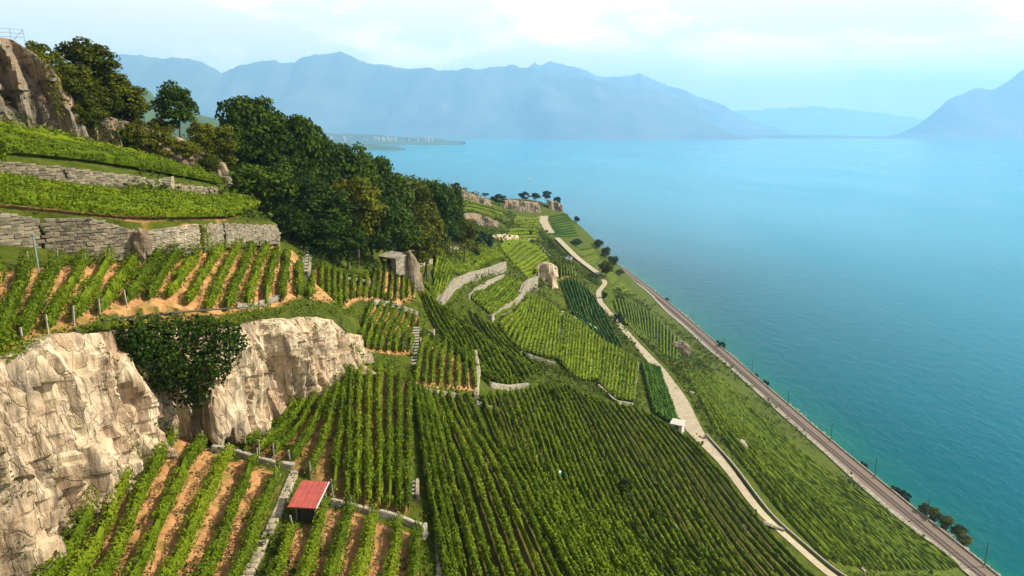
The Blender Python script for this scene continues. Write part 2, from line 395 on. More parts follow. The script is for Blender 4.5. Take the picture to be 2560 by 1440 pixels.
def bench(line, w):
    global Z
    d, bz, _ = seg_dist(GX, GY, line); k = np.clip((d - w) / 2.2, 0, 1); k = k * k * (3 - 2 * k); Z = np.where(d < w + 2.2, bz * (1 - k) + Z * k, Z)
bench(ROADS, 2.6); bench(road2, 3.6)
dr, _, _ = seg_dist(GX, GY, ROADS)

def zat(x, y):
    x = np.asarray(x, float); y = np.asarray(y, float)
    i = np.clip(np.searchsorted(xs, x) - 1, 0, len(xs) - 2); j = np.clip(np.searchsorted(ys, y) - 1, 0, len(ys) - 2)
    fx = np.clip((x - xs[i]) / (xs[i + 1] - xs[i]), 0, 1); fy = np.clip((y - ys[j]) / (ys[j + 1] - ys[j]), 0, 1)
    return (Z[j, i] * (1 - fx) + Z[j, i + 1] * fx) * (1 - fy) + (Z[j + 1, i] * (1 - fx) + Z[j + 1, i + 1] * fx) * fy
nx, ny = len(xs), len(ys)
idx = np.arange(nx * ny).reshape(ny, nx)
FQ = np.stack([idx[:-1, :-1], idx[:-1, 1:], idx[1:, 1:], idx[1:, :-1]], -1).reshape(-1, 4)
VG = np.stack([GX, GY, Z], -1).reshape(-1, 3)
BVH = BVHTree.FromPolygons([tuple(v) for v in VG.tolist()], FQ.tolist(), all_triangles=False)
def hit(u, v, t=None):
    if t is not None: return P(u, v, t)
    d = Vector(ray(u, v)); dn = d.normalized()
    h = BVH.ray_cast(Vector(CAM), dn, 3000)
    if h[0] is None: return Pz(u, v, 0) if v > 330 else P(u, v, 500)
    return np.array(h[0])

# ------------------------------------------------------------------ vine rows
def leaf_cloud(C, Nn, size, jit=.55):
    n = len(C); nn = Nn + rng.normal(0, jit, (n, 3)); nn /= np.linalg.norm(nn, axis=1)[:, None] + 1e-9
    r = rng.normal(0, 1, (n, 3)); a = np.cross(nn, r); a /= np.linalg.norm(a, axis=1)[:, None] + 1e-9
    b = np.cross(nn, a); s = (size * rng.uniform(.6, 1.3, n))[:, None]
    V = np.stack([C - a * s * .5, C + b * s * .42, C + a * s * .5, C - b * s * .42], 1).reshape(-1, 3)
    return V, np.arange(4 * n).reshape(n, 4)
def resample(line, step):
    line = np.asarray(line, float); d = np.concatenate([[0], np.cumsum(np.linalg.norm(np.diff(line[:, :2], axis=0), axis=1))])
    n = max(2, int(d[-1] / step) + 1); s = np.linspace(0, d[-1], n)
    return np.stack([np.interp(s, d, line[:, k]) for k in range(2)], 1), s
def wob(xy, s, seed):
    w = np.stack([vnoise(s * .35, s * 0 + seed * 5.1), vnoise(s * .35, s * 0 + seed * 8.3)], 1) * .10
    return xy + w
def tube_rows(line, w, h, h0, step, seed):
    """lumpy hedge body along a line; returns V,F"""
    xy, s = resample(line, step); xy = wob(xy, s, seed); T = np.gradient(xy, axis=0); T /= np.linalg.norm(T, axis=1)[:, None] + 1e-9
    N = np.stack([-T[:, 1], T[:, 0]], 1); z = zat(xy[:, 0], xy[:, 1])
    ang = np.array([-.35, .25, .5 + .35, 1.0 - .1 + .35, 1.35 + .1]) * math.pi   # open bottom cross-section
    ang = np.array([-.30, .18, .5, .82, 1.30]) * math.pi
    K = len(ang); V = np.zeros((len(xy), K, 3))
    for k, a in enumerate(ang):
        lump = 1 + .34 * vnoise(s * .9 + k * 2.3, np.full_like(s, seed * 3.1), None, k % 2) + .22 * vnoise(s * .22, np.full_like(s, seed * 4.1)) + rng.normal(0, .10, len(s)); lump = np.clip(lump, .35, 1.7)
        V[:, k, :2] = xy + N * (math.cos(a) * w * .5 * lump)[:, None]
        V[:, k, 2] = z + h0 + (h - h0) * (.5 + .5 * math.sin(a)) * (1 + (.16 * (lump - 1) / .28) * (.5 + .5 * math.sin(a)))
    n = len(xy); id_ = np.arange(n * K).reshape(n, K)
    F = np.concatenate([np.stack([id_[:-1, k], id_[1:, k], id_[1:, (k + 1) % K], id_[:-1, (k + 1) % K]], -1) for k in range(K)])
    tp = np.clip(np.minimum(s, s[-1] - s) / .9, 0, 1); tp = .25 + .75 * np.sqrt(tp)
    mid = np.stack([xy[:, 0], xy[:, 1], z + h0 + (h - h0) * .35], 1)[:, None]; V = mid + (V - mid) * tp[:, None, None]
    caps = np.array([id_[0, :4], id_[-1, :4][::-1]])
    return V.reshape(-1, 3), np.concatenate([F, caps])
def row_leaves(line, w, h, h0, per_m, size, seed):
    xy, s = resample(line, .25); xy = wob(xy, s, seed); L = s[-1]; n = int(L * per_m)
    if n < 4: n = 4
    q = rng.uniform(0, L, n); x = np.interp(q, s, xy[:, 0]); y = np.interp(q, s, xy[:, 1])
    T = np.gradient(xy, axis=0); T /= np.linalg.norm(T, axis=1)[:, None] + 1e-9
    tx = np.interp(q, s, T[:, 0]); ty = np.interp(q, s, T[:, 1]); nx_, ny_ = -ty, tx
    a = rng.uniform(-.28, 1.28, n) * math.pi
    lump = 1 + .34 * vnoise(q * .9, np.full(n, seed * 3.1), None, 0) + .22 * vnoise(q * .22, np.full(n, seed * 4.1)) + rng.normal(0, .13, n)
    top = 1 + .30 * vnoise(q * .7, np.full(n, seed * 1.7), None, 9)
    ca, sa = np.cos(a), np.sin(a)
    C = np.stack([x + nx_ * ca * w * .5 * lump, y + ny_ * ca * w * .5 * lump, zat(x, y) + h0 + (h - h0) * (.5 + .5 * sa * lump) * top], 1)
    # gaps in the row where a vine is weak
    keep = vnoise(q * .45, np.full(n, seed * 9.7), None, 11) > -.72
    Nn = np.stack([nx_ * ca, ny_ * ca, sa * .8 + .2], 1)
    return leaf_cloud(C[keep], Nn[keep], size)

def interp_curve(c, s):
    c = np.asarray(c, float); k = s * (len(c) - 1); i = int(min(k, len(c) - 2)); f = k - i
    return c[i] * (1 - f) + c[i + 1] * f
ROWS = []      # (distance, points, style)
SOILS = []
ORD = ['first', 'second', 'third', 'fourth', 'fifth', 'sixth', 'seventh', 'eighth', 'ninth', 'tenth', 'eleventh', 'twelfth', '13th', '14th', '15th', '16th', '17th', '18th', '19th', '20th', '21st', '22nd', '23rd', '24th', '25th', '26th', '27th', '28th', '29th', '30th', '31st', '32nd', '33rd', '34th', '35th', '36th']
def field(curves, n, label, group, frm='left', mat='vine', w=.62, h=1.35, soil=None, trim=(0, 0), wob=.04):
    cs = [np.array([hit(*q) for q in c]) for c in curves]
    sm = np.linspace(0, 1, n)
    for i, s in enumerate(sm):
        pts = np.array([interp_curve(c, s) for c in cs])
        if len(pts) > 2:   # smooth through
            pts = smooth_line(pts, max(1.0, np.linalg.norm(pts[-1, :2] - pts[0, :2]) / 24)) if np.linalg.norm(pts[-1, :2] - pts[0, :2]) > 6 else pts
        d = np.linalg.norm(pts.mean(0) - CAM)
        mid = pts[:, :3]
        ROWS.append(dict(d=d, pts=mid, label=f'{ORD[i]} vine row from the {frm} {label}', group=group, mat=mat, w=w, h=h, seed=len(ROWS)))
    if soil:
        poly = np.concatenate([cs[0], *[c[-1:] for c in cs[1:-1]], cs[-1][::-1], *[c[:1] for c in cs[1:-1][::-1]]])[:, :2]
        SOILS.append((poly, soil))

O = (lambda v: v)
field([[(0, 1560), (105, 1560), (205, 1560), (320, 1560), (440, 1560), (545, 1545)],
       [(330, 1110), (400, 1085), (462, 1088), (551, 1143), (631, 1158), (700, 1190)]], 7,
      'on orange soil left of the red-roofed hut', 'vine rows at the foot of the tall pale cliff', w=.72, h=1.45, soil='orange')
field([[(672, 1500), (748, 1500), (815, 1500), (890, 1500), (970, 1500), (1035, 1500)],
       [(735, 1335), (815, 1275), (880, 1283), (937, 1303), (1000, 1325), (1045, 1345)]], 6,
      'below the coping right of the red-roofed hut', 'vine rows below the coping by the hut', w=.72, h=1.45, soil='orange')
field([[(612, 1128), (655, 1142), (700, 1155), (755, 1180), (826, 1240), (866, 1258), (900, 1268), (932, 1276), (966, 1284), (995, 1290), (1022, 1292)],
       [(745, 1015), (775, 1002), (805, 1000), (838, 985), (865, 945), (883, 928), (905, 922), (935, 925), (965, 932), (995, 945), (1025, 955)]], 13,
      'above the red-roofed hut, up to the fluted outcrop', 'long vine rows above the hut coping', w=.56, h=1.3, soil='mixed')
field([[(1125, 1480), (1165, 1480), (1240, 1480), (1320, 1480), (1400, 1480)], [(1082, 1280), (1115, 1260), (1162, 1240), (1225, 1225), (1280, 1215)],
       [(1058, 1120), (1085, 1110), (1115, 1095), (1155, 1082), (1200, 1070)], [(1035, 975), (1060, 980), (1085, 985), (1120, 990), (1165, 995)]], 9,
      'beside the short stone steps, under the orange terrace', 'vine rows right of the short stone steps', mat='vine', w=.47, soil='shademix')
field([[(1440, 1480), (1520, 1480), (1600, 1480), (1690, 1480), (1800, 1480), (1900, 1480), (2050, 1470)],
       [(1290, 1195), (1375, 1200), (1452, 1200), (1530, 1200), (1622, 1205), (1705, 1190), (1812, 1205)],
       [(1205, 1000), (1300, 985), (1360, 972), (1420, 975), (1500, 1010), (1590, 1025), (1705, 1092)]], 35,
      'on the big slope down to the pale road', 'vine rows of the big slope above the pale road', w=.40, mat='vine', soil='shademix')
field([[(1190, 930), (1235, 965), (1300, 972), (1350, 935)], [(1110, 850), (1170, 850), (1230, 870), (1310, 890)], [(1052, 735), (1112, 775), (1165, 772), (1238, 815)]], 17,
      'in the dark block under the curved walls', 'dark vine rows below the curved walls', mat='vine', w=.5, soil='dark')
field([[(1640, 1040), (1670, 1060), (1705, 1078)], [(1605, 912), (1625, 915), (1645, 925)]], 8, 'beside the widest bend of the pale road', 'dark vine rows by the road bend', mat='vine_dark', w=.9, soil='dark')
field([[(1250, 818), (1298, 878), (1345, 892), (1391, 902)], [(1305, 765), (1335, 750), (1370, 762), (1400, 785)]], 15, 'in the light block below the grey curved wall', 'light vine rows left of the thin pale track', mat='vine_light', w=.85, soil='green')
field([[(1399, 908), (1440, 952), (1489, 957)], [(1412, 785), (1452, 812), (1498, 852)]], 13, 'in the block right of the thin pale track', 'light vine rows right of the thin pale track', mat='vine_light', w=.85, soil='green')
field([[(1495, 962), (1535, 1000), (1582, 1008)], [(1505, 856), (1550, 880), (1592, 906)]], 11, 'in the third light block, just above the road', 'light vine rows above the road', mat='vine', w=.85, soil='green')
field([[(1440, 800), (1500, 852), (1556, 878)], [(1402, 705), (1440, 705), (1484, 745)]], 11, 'in the dark block between grey hut and road', 'dark vine rows below the grey hut', mat='vine_dark', w=.7, soil='dark')
field([[(1402, 698), (1438, 698)], [(1403, 662), (1432, 662)]], 6, 'directly under the grey-roofed hut', 'short vine rows under the grey hut', mat='vine', w=.7, soil='mixed')
field([[(1180, 752), (1206, 775), (1238, 800)], [(1225, 722), (1262, 740), (1285, 762)], [(1268, 700), (1295, 708), (1318, 718)]], 10, 'curving between the second and lowest curved walls', 'curved vine rows between the curved walls', frm='bottom', mat='vine', w=.7, soil='dark')
field([[(1062, 720), (1085, 680), (1115, 648)], [(1125, 690), (1135, 665), (1160, 632)], [(1190, 672), (1190, 650), (1195, 622)], [(1262, 650), (1250, 630), (1235, 612)]], 12, 'curving above the uppermost pale curved wall', 'vine rows above the curved walls', frm='bottom', mat='vine', w=.8, soil='dark')
field([[(1318, 700), (1290, 672), (1262, 640), (1250, 622)], [(1378, 668), (1362, 640), (1338, 618), (1305, 606)]], 13, 'on the light terrace above the rock tower', 'light vine rows above the rock tower', frm='bottom', mat='vine_light', w=.9, soil='green')
field([[(900, 872), (960, 885), (1025, 885)], [(935, 765), (1000, 775), (1052, 800)]], 8, 'on orange soil above the long steps', 'vine rows on the orange terrace above the long steps', w=.5, h=1.2, soil='orange')
field([[(1040, 962), (1110, 972), (1188, 978)], [(1068, 858), (1120, 862), (1180, 885)]], 8, 'on orange soil right of the long steps', 'vine rows on the orange terrace right of the long steps', w=.5, h=1.2, soil='orange')
field([[(775, 752), (870, 760), (950, 750), (1035, 745)], [(790, 672), (870, 692), (960, 662), (1050, 688)]], 17, 'on orange soil in front of the stone shelter', 'vine rows in front of the stone shelter', w=.5, h=1.2, soil='orange')
field([[(-110, 1010), (-50, 950), (20, 900), (85, 862), (155, 826), (232, 800), (305, 797), (370, 797), (425, 797), (480, 797), (540, 792), (600, 780), (652, 772), (702, 764), (748, 748)],
       [(-90, 690), (10, 680), (95, 672), (175, 665), (250, 660), (330, 655), (400, 646), (450, 636), (520, 620), (570, 612), (620, 608), (655, 605), (690, 603), (722, 620), (752, 645)]], 17,
      'between the tall pale cliff and the long wall', 'vine rows on the terrace above the tall cliff', w=.74, h=1.4, soil='orange')
field([[(-80, 512), (-80, 462)], [(180, 535), (180, 490)], [(350, 558), (350, 512)], [(560, 552), (520, 520)], [(690, 556), (585, 520)]], 5, 'on the lush terrace above the long wall', 'lush vine rows on the second terrace', frm='bottom', w=1.15, h=1.5, soil='mixed')
field([[(-80, 388), (-80, 325)], [(200, 406), (180, 368)], [(400, 438), (370, 412)], [(560, 472), (490, 446)]], 5, 'on the highest terrace under the upper cliff', 'lush vine rows under the upper cliff', frm='bottom', w=1.25, h=1.5, soil='green')
field([[(1535, 750), (1580, 755), (1640, 790), (1695, 845)], [(1565, 815), (1605, 850), (1640, 880), (1690, 905)]], 20, 'between road and railway near the round bush', 'vine rows between the road and the railway', mat='vine', w=.9, soil='green')
field([[(1700, 925), (1745, 925), (1800, 945)], [(1795, 1090), (1860, 1060), (1990, 1125)], [(1975, 1310), (2090, 1270), (2190, 1262)], [(2120, 1440), (2260, 1440), (2420, 1440)]], 26, 'on the long green slope above the railway', 'vine rows above the railway', mat='vine', w=1.0, h=1.15, soil='green')
field([[(1150, 525), (1165, 500)], [(1260, 555), (1255, 520)]], 5, 'at the foot of the far grey crag', 'far vine rows under the crag', frm='bottom', mat='vine_light', w=1.2, soil='green')
field([[(1250, 600), (1290, 545)], [(1340, 610), (1350, 545)]], 10, 'left of the far pale road', 'far vine rows left of the far road', mat='vine_light', w=1.1, soil='green')
field([[(1375, 545), (1385, 590)], [(1420, 540), (1445, 590)]], 10, 'right of the far pale road', 'far vine rows right of the far road', mat='vine_dark', w=1.1, soil='green')
field([[(1452, 625), (1482, 668), (1545, 735)], [(1490, 620), (1520, 665), (1590, 740)]], 12, 'between the far road and the shore trees', 'far vine rows right of the grey hut', mat='vine', w=1.1, soil='green')

ROWS.sort(key=lambda r: r['d'])
pv_ = np.array([(x, y, z) for z in (-.4, 1.45) for x, y in ((-.045, -.045), (.045, -.045), (.045, .045), (-.045, .045))])
POST = np_mesh('end_post', pv_, [(0, 1, 5, 4), (1, 2, 6, 5), (2, 3, 7, 6), (3, 0, 4, 7), (4, 5, 6, 7)], M['post'])
stuffV, stuffF, so = {}, {}, {}
for i, r in enumerate(ROWS):
    d = r['d']; V = []; F = []; off = 0
    line = r['pts'][:, :2]
    lxy, ls = resample(line, .8); lz = zat(lxy[:, 0], lxy[:, 1]); g_ = np.abs(np.diff(lz)) / .8 < (1.15 if d < 130 else 3)
    best = (0, 0); st = 0                      # keep the longest stretch that does not run over a drop
    for q_ in range(len(g_) + 1):
        if q_ == len(g_) or not g_[q_]:
            if q_ - st > best[1] - best[0]: best = (st, q_)
            st = q_ + 1
    line = lxy[best[0]:best[1] + 1]
    if len(line) < 3: continue
    if np.linalg.norm(line[-1] - line[0]) < 1: continue
    def add(v, f):
        global V, F, off
        V.append(v); F.append(f + off); off += len(v)
    core = .62 if d < 90 else (.8 if d < 170 else 1.0)
    v, f = tube_rows(line, r['w'] * core, r['h'] * (.84 if d < 90 else (.93 if d < 170 else 1.05)), .25, .45 if d < 90 else (.7 if d < 200 else 1.3), r['seed']); add(v, f)
    if d < 230:
        per = 150 * min(1.15, (52 / d)) ** 1.5; size = .16 * max(1, d / 52) ** .75
        v, f = row_leaves(line, r['w'] * 1.08, r['h'] * 1.02, .3, per * (r['w'] / .6) ** .5, size, r['seed']); add(v, f)
    V = np.concatenate(V); F = np.concatenate(F)
    if i < 298:
        c = np.array([*line.mean(0), 0]); c[2] = float(zat(c[0], c[1]))
        me = np_mesh('vine_row', V - c, F, M[r['mat']])
        o = link('vine_row', me, loc=c)
        tag(o, r['label'], 'vine row', r['group'])
        if d < 66:
            for e in (line[0], line[-1]):
                pz = float(zat(e[0], e[1])); p_ = link('end_post', POST, o); p_.location = (e[0] - c[0], e[1] - c[1], pz - c[2]); p_.rotation_euler = (random.uniform(-.12, .12), random.uniform(-.12, .12), 0)
    else:
        k = r['mat']; stuffV.setdefault(k, []).append(V); stuffF.setdefault(k, []).append(F + so.get(k, 0)); so[k] = so.get(k, 0) + len(V)
if stuffV:
    ks = list(stuffV); allV = []; allF = []; mi = []; off = 0
    for j, k in enumerate(ks):
        v = np.concatenate(stuffV[k]); f = np.concatenate(stuffF[k]); allV.append(v); allF.append(f + off); off += len(v); mi.append(np.full(len(f), j))
    me = np_mesh('vineyard', np.concatenate(allV), np.concatenate(allF), None)
    for k in ks: me.materials.append(M[k])
    me.polygons.foreach_set('material_index', np.concatenate(mi).astype(np.int32))
    tag(link('distant_vines', me), 'rest of the vines on the far slopes by the shore', 'vines', kind='stuff')

# ------------------------------------------------------------------ ground sheet
PRES = {'orange': (1, .0), 'mixed': (.6, .25), 'green': (.0, .9), 'dark': (.0, .25), 'shademix': (.10, .2)}  # the two dark covers put the shade between vine rows into ground colour
A = np.zeros((ny, nx, 4)); A[..., 1] = .55; A[..., 3] = 1
for poly, s in SOILS:
    m = inside(poly, GX, GY); A[m, 0] = PRES[s][0]; A[m, 1] = PRES[s][1]
A[..., 2] = np.clip((D + 8) / 2, 0, 1)
def mat_ground():
    m, t, b = new_mat('hillside_ground')
    at = t.nodes.new('ShaderNodeVertexColor'); at.layer_name = 'cover'
    sp = t.nodes.new('ShaderNodeSeparateColor'); t.links.new(at.outputs[0], sp.inputs[0])
    pos = position(t)
    so_ = ramp(t, noise(t, 1.2, 7, .65, pos), [(.28, (.15, .08, .028)), (.42, (.34, .17, .065)), (.58, (.48, .24, .095)), (.78, (.56, .39, .19))])
    weeds = ramp(t, noise(t, .9, 5, .6, pos), [(.50, (0, 0, 0)), (.62, (1, 1, 1))])
    so_ = mixc(t, mixc(t, .6, (0, 0, 0), weeds), so_, (.12, .13, .02))
    gr = ramp(t, noise(t, .5, 6, .65, pos), [(.3, (.035, .055, .004)), (.5, (.075, .100, .006)), (.7, (.13, .15, .012))])
    gd = ramp(t, noise(t, .8, 6, .65, pos), [(.3, (.018, .024, .003)), (.55, (.035, .046, .005)), (.75, (.085, .070, .018))])
    g2 = mixc(t, sp.outputs[1], gd, gr)
    c = mixc(t, sp.outputs[0], g2, so_)
    c = mixc(t, sp.outputs[2], c, (.20, .17, .12))
    t.links.new(c, b.inputs['Base Color']); b.inputs['Roughness'].default_value = 1.0; b.inputs['Specular IOR Level'].default_value = .1
    bump(t, b, noise(t, 3, 8, .7, pos), .8, .18); return m
me = np_mesh('ground', VG, FQ, mat_ground(), True)
ca = me.color_attributes.new('cover', 'FLOAT_COLOR', 'POINT'); ca.data.foreach_set('color', A.reshape(-1).astype(np.float32))
tag(link('hillside_ground', me), kind='structure')

# ------------------------------------------------------------------ lake
def shore(y): return np.where(y < 640, rail_x(np.clip(y, -60, 640)) + 9.5, rail_x(640) + 9.5 - (np.clip(y, 640, 1e9) - 640) * .55)
wy = np.concatenate([[-30000, -8000, -2000, -500], np.arange(-100, 760, 12), [800, 900, 1100, 1500, 2500, 5000, 9000, 16000, 30000]]).astype(float)
wo_ = np.array([-9000, -2500, -800, -100, -12, 0, 2, 5, 9, 15, 24, 40, 70, 120, 250, 600, 1500, 4000, 12000, 30000], float)
WYg, WOg = np.meshgrid(wy, wo_, indexing='ij'); WXg = shore(WYg) + WOg
kk = np.arange(WYg.size).reshape(WYg.shape)
WF = np.stack([kk[:-1, :-1], kk[:-1, 1:], kk[1:, 1:], kk[1:, :-1]], -1).reshape(-1, 4)
def mat_water():
    m, t, b = new_mat('lake_water')
    at = t.nodes.new('ShaderNodeVertexColor'); at.layer_name = 'shallow_and_sheen'
    sp = t.nodes.new('ShaderNodeSeparateColor'); t.links.new(at.outputs[0], sp.inputs[0])
    deep = ramp(t, noise(t, .006, 4, .6, position(t, (1, .35, 1))), [(.3, (.0, .070, .095)), (.7, (.0, .090, .122))])
    deep = mixc(t, sp.outputs[1], deep, (.0, .27, .39))  # brighter blue offshore: sky reflection painted into the base colour
    edge = mixc(t, 1.0, sp.outputs[0], ramp(t, noise(t, .045, 5, .7, position(t)), [(.3, (.35, .35, .35)), (.65, (1, 1, 1))]), 'MULTIPLY')
    patch = ramp(t, noise(t, .0035, 4, .55, position(t, (1, .28, 1)), .8), [(.35, (.08, .08, .08)), (.65, (.20, .20, .20))]); t.links.new(patch, b.inputs['Roughness'])
    c = mixc(t, edge, deep, (.010, .13, .075))
    t.links.new(c, b.inputs['Base Color']); b.inputs['Roughness'].default_value = .18; b.inputs['Specular Tint'].default_value = (.15, .75, 1.0, 1); b.inputs['IOR'].default_value = 1.12; b.inputs['Specular IOR Level'].default_value = .5
    bump(t, b, noise(t, .16, 6, .62, position(t, (1.0, .6, 1)), .4), .35, 1.6); return m
me = np_mesh('lake', np.stack([WXg, WYg, 0 * WXg], -1).reshape(-1, 3), WF, mat_water(), True)
sh = np.exp(-np.clip(WOg, 0, 1e9) / 13.0); far_sheen = np.clip(1 - np.exp(-np.clip(WOg - 30, 0, 1e9) / 420.0), 0, 1); cc = np.stack([sh, far_sheen, sh, sh * 0 + 1], -1)
ca = me.color_attributes.new('shallow_and_sheen', 'FLOAT_COLOR', 'POINT'); ca.data.foreach_set('color', cc.reshape(-1).astype(np.float32))
tag(link('lake_water', me), kind='structure')

# ------------------------------------------------------------------ mountains
def mat_mtn(name, c0, c1):
    m, t, b = new_mat(name)
    t.links.new(ramp(t, noise(t, .0016, 8, .62, position(t)), [(.3, c0), (.7, c1)]), b.inputs['Base Color']); b.inputs['Roughness'].default_value = .95
    bump(t, b, noise(t, .003, 8, .65, position(t)), .6, 60); return m
M['mtn'] = mat_mtn('mountain_forest_and_rock', (.035, .06, .03), (.14, .14, .11))
M['hill'] = mat_mtn('green_far_hill', (.03, .06, .015), (.06, .10, .02))
def ridge(name, prof, t, depth, seed, mat='mtn', rough=1.0, foot_z=-5):
    us = np.array([p[0] for p in prof], float); vs = np.array([p[1] for p in prof], float)
    n = 240; uu = np.linspace(us[0], us[-1], n); vv = np.interp(uu, us, vs)
    crest = np.array([P(u, v, t) for u, v in zip(uu, vv)])
    crest[:, 2] += fbm(crest[:, 0] / 420, crest[:, 1] / 420, seed=seed, o=4) * 40 * rough * t / 12000 + np.abs(fbm(crest[:, 0] / 260, crest[:, 1] / 260, seed=seed + 2, o=4)) * 75 * rough * t / 12000
    K = 26; V = []
    for k in range(-K, K + 1):
        f = abs(k) / K; y = crest[:, 1] + (depth if k > 0 else -depth) * f * (.85 + .3 * vnoise(crest[:, 0] / 900, crest[:, 0] * 0, None, seed))
        sp = np.abs(fbm(crest[:, 0] / 1100 + .2 * f, y / 1500, seed=seed + 5, o=5))
        z = foot_z + (crest[:, 2] - foot_z) * (1 - f) ** 1.15 * (1 - .55 * (1 - np.exp(-f * 6)) * sp * rough)
        V.append(np.stack([crest[:, 0], y, z], 1))
    V = np.stack(V); id_ = np.arange(V.shape[0] * n).reshape(V.shape[0], n)
    F = np.stack([id_[:-1, :-1], id_[:-1, 1:], id_[1:, 1:], id_[1:, :-1]], -1).reshape(-1, 4)
    o = link(name, np_mesh(name, V.reshape(-1, 3), F, M[mat], True)); tag(o, kind='structure'); return o
ridge('mountain_range', [(-500, 150), (100, 150), (300, 137), (370, 141), (420, 148), (480, 148), (520, 165), (555, 184), (600, 166), (640, 158), (678, 155), (685, 150), (692, 158), (738, 158), (752, 142), (800, 139), (850, 133), (890, 150), (960, 165), (1010, 172),
     (1070, 172), (1100, 180), (1180, 175), (1270, 167), (1310, 172), (1400, 190), (1500, 205), (1600, 222), (1680, 240), (1740, 262), (1770, 300), (1790, 345)], 12000, 2400, 21)
ridge('mountain_range', [(1200, 240), (1280, 200), (1318, 170), (1335, 155), (1350, 164), (1378, 152), (1400, 160), (1450, 172), (1490, 190), (1535, 192), (1560, 193), (1600, 190), (1625, 200), (1700, 225), (1750, 245), (1800, 262), (1850, 285), (1890, 305), (1950, 330), (2020, 345)], 15500, 2000, 33)
ridge('mountain_range', [(1600, 310), (1760, 290), (1850, 278), (1950, 272), (2050, 268), (2110, 274), (2200, 286), (2300, 300), (2400, 300), (2500, 320)], 28000, 2400, 41, rough=.7)
ridge('mountain_range', [(2262, 345), (2285, 333), (2320, 300), (2365, 256), (2400, 243), (2435, 224), (2480, 226), (2520, 208), (2560, 175), (2640, 150), (2800, 140), (3200, 145), (3600, 160)], 12000, 1200, 55)
ridge('far_shore', [(1500, 345), (1700, 339), (1900, 337), (2100, 339), (2300, 341), (2500, 345)], 11500, 500, 61, rough=.3)
ridge('far_shore', [(500, 300), (700, 322), (850, 335), (950, 341), (1050, 345), (1110, 350), (1160, 354)], 6500, 420, 65, 'hill', rough=.5)
ridge('far_shore', [(600, 345), (800, 355), (930, 362), (985, 366), (1010, 371)], 4700, 120, 67, 'hill', rough=.4)
ridge('far_hill', [(200, 200), (330, 212), (375, 228), (400, 258), (450, 278), (500, 288), (540, 298), (580, 318), (640, 345)], 1900, 400, 71, 'hill', rough=.5, foot_z=0)

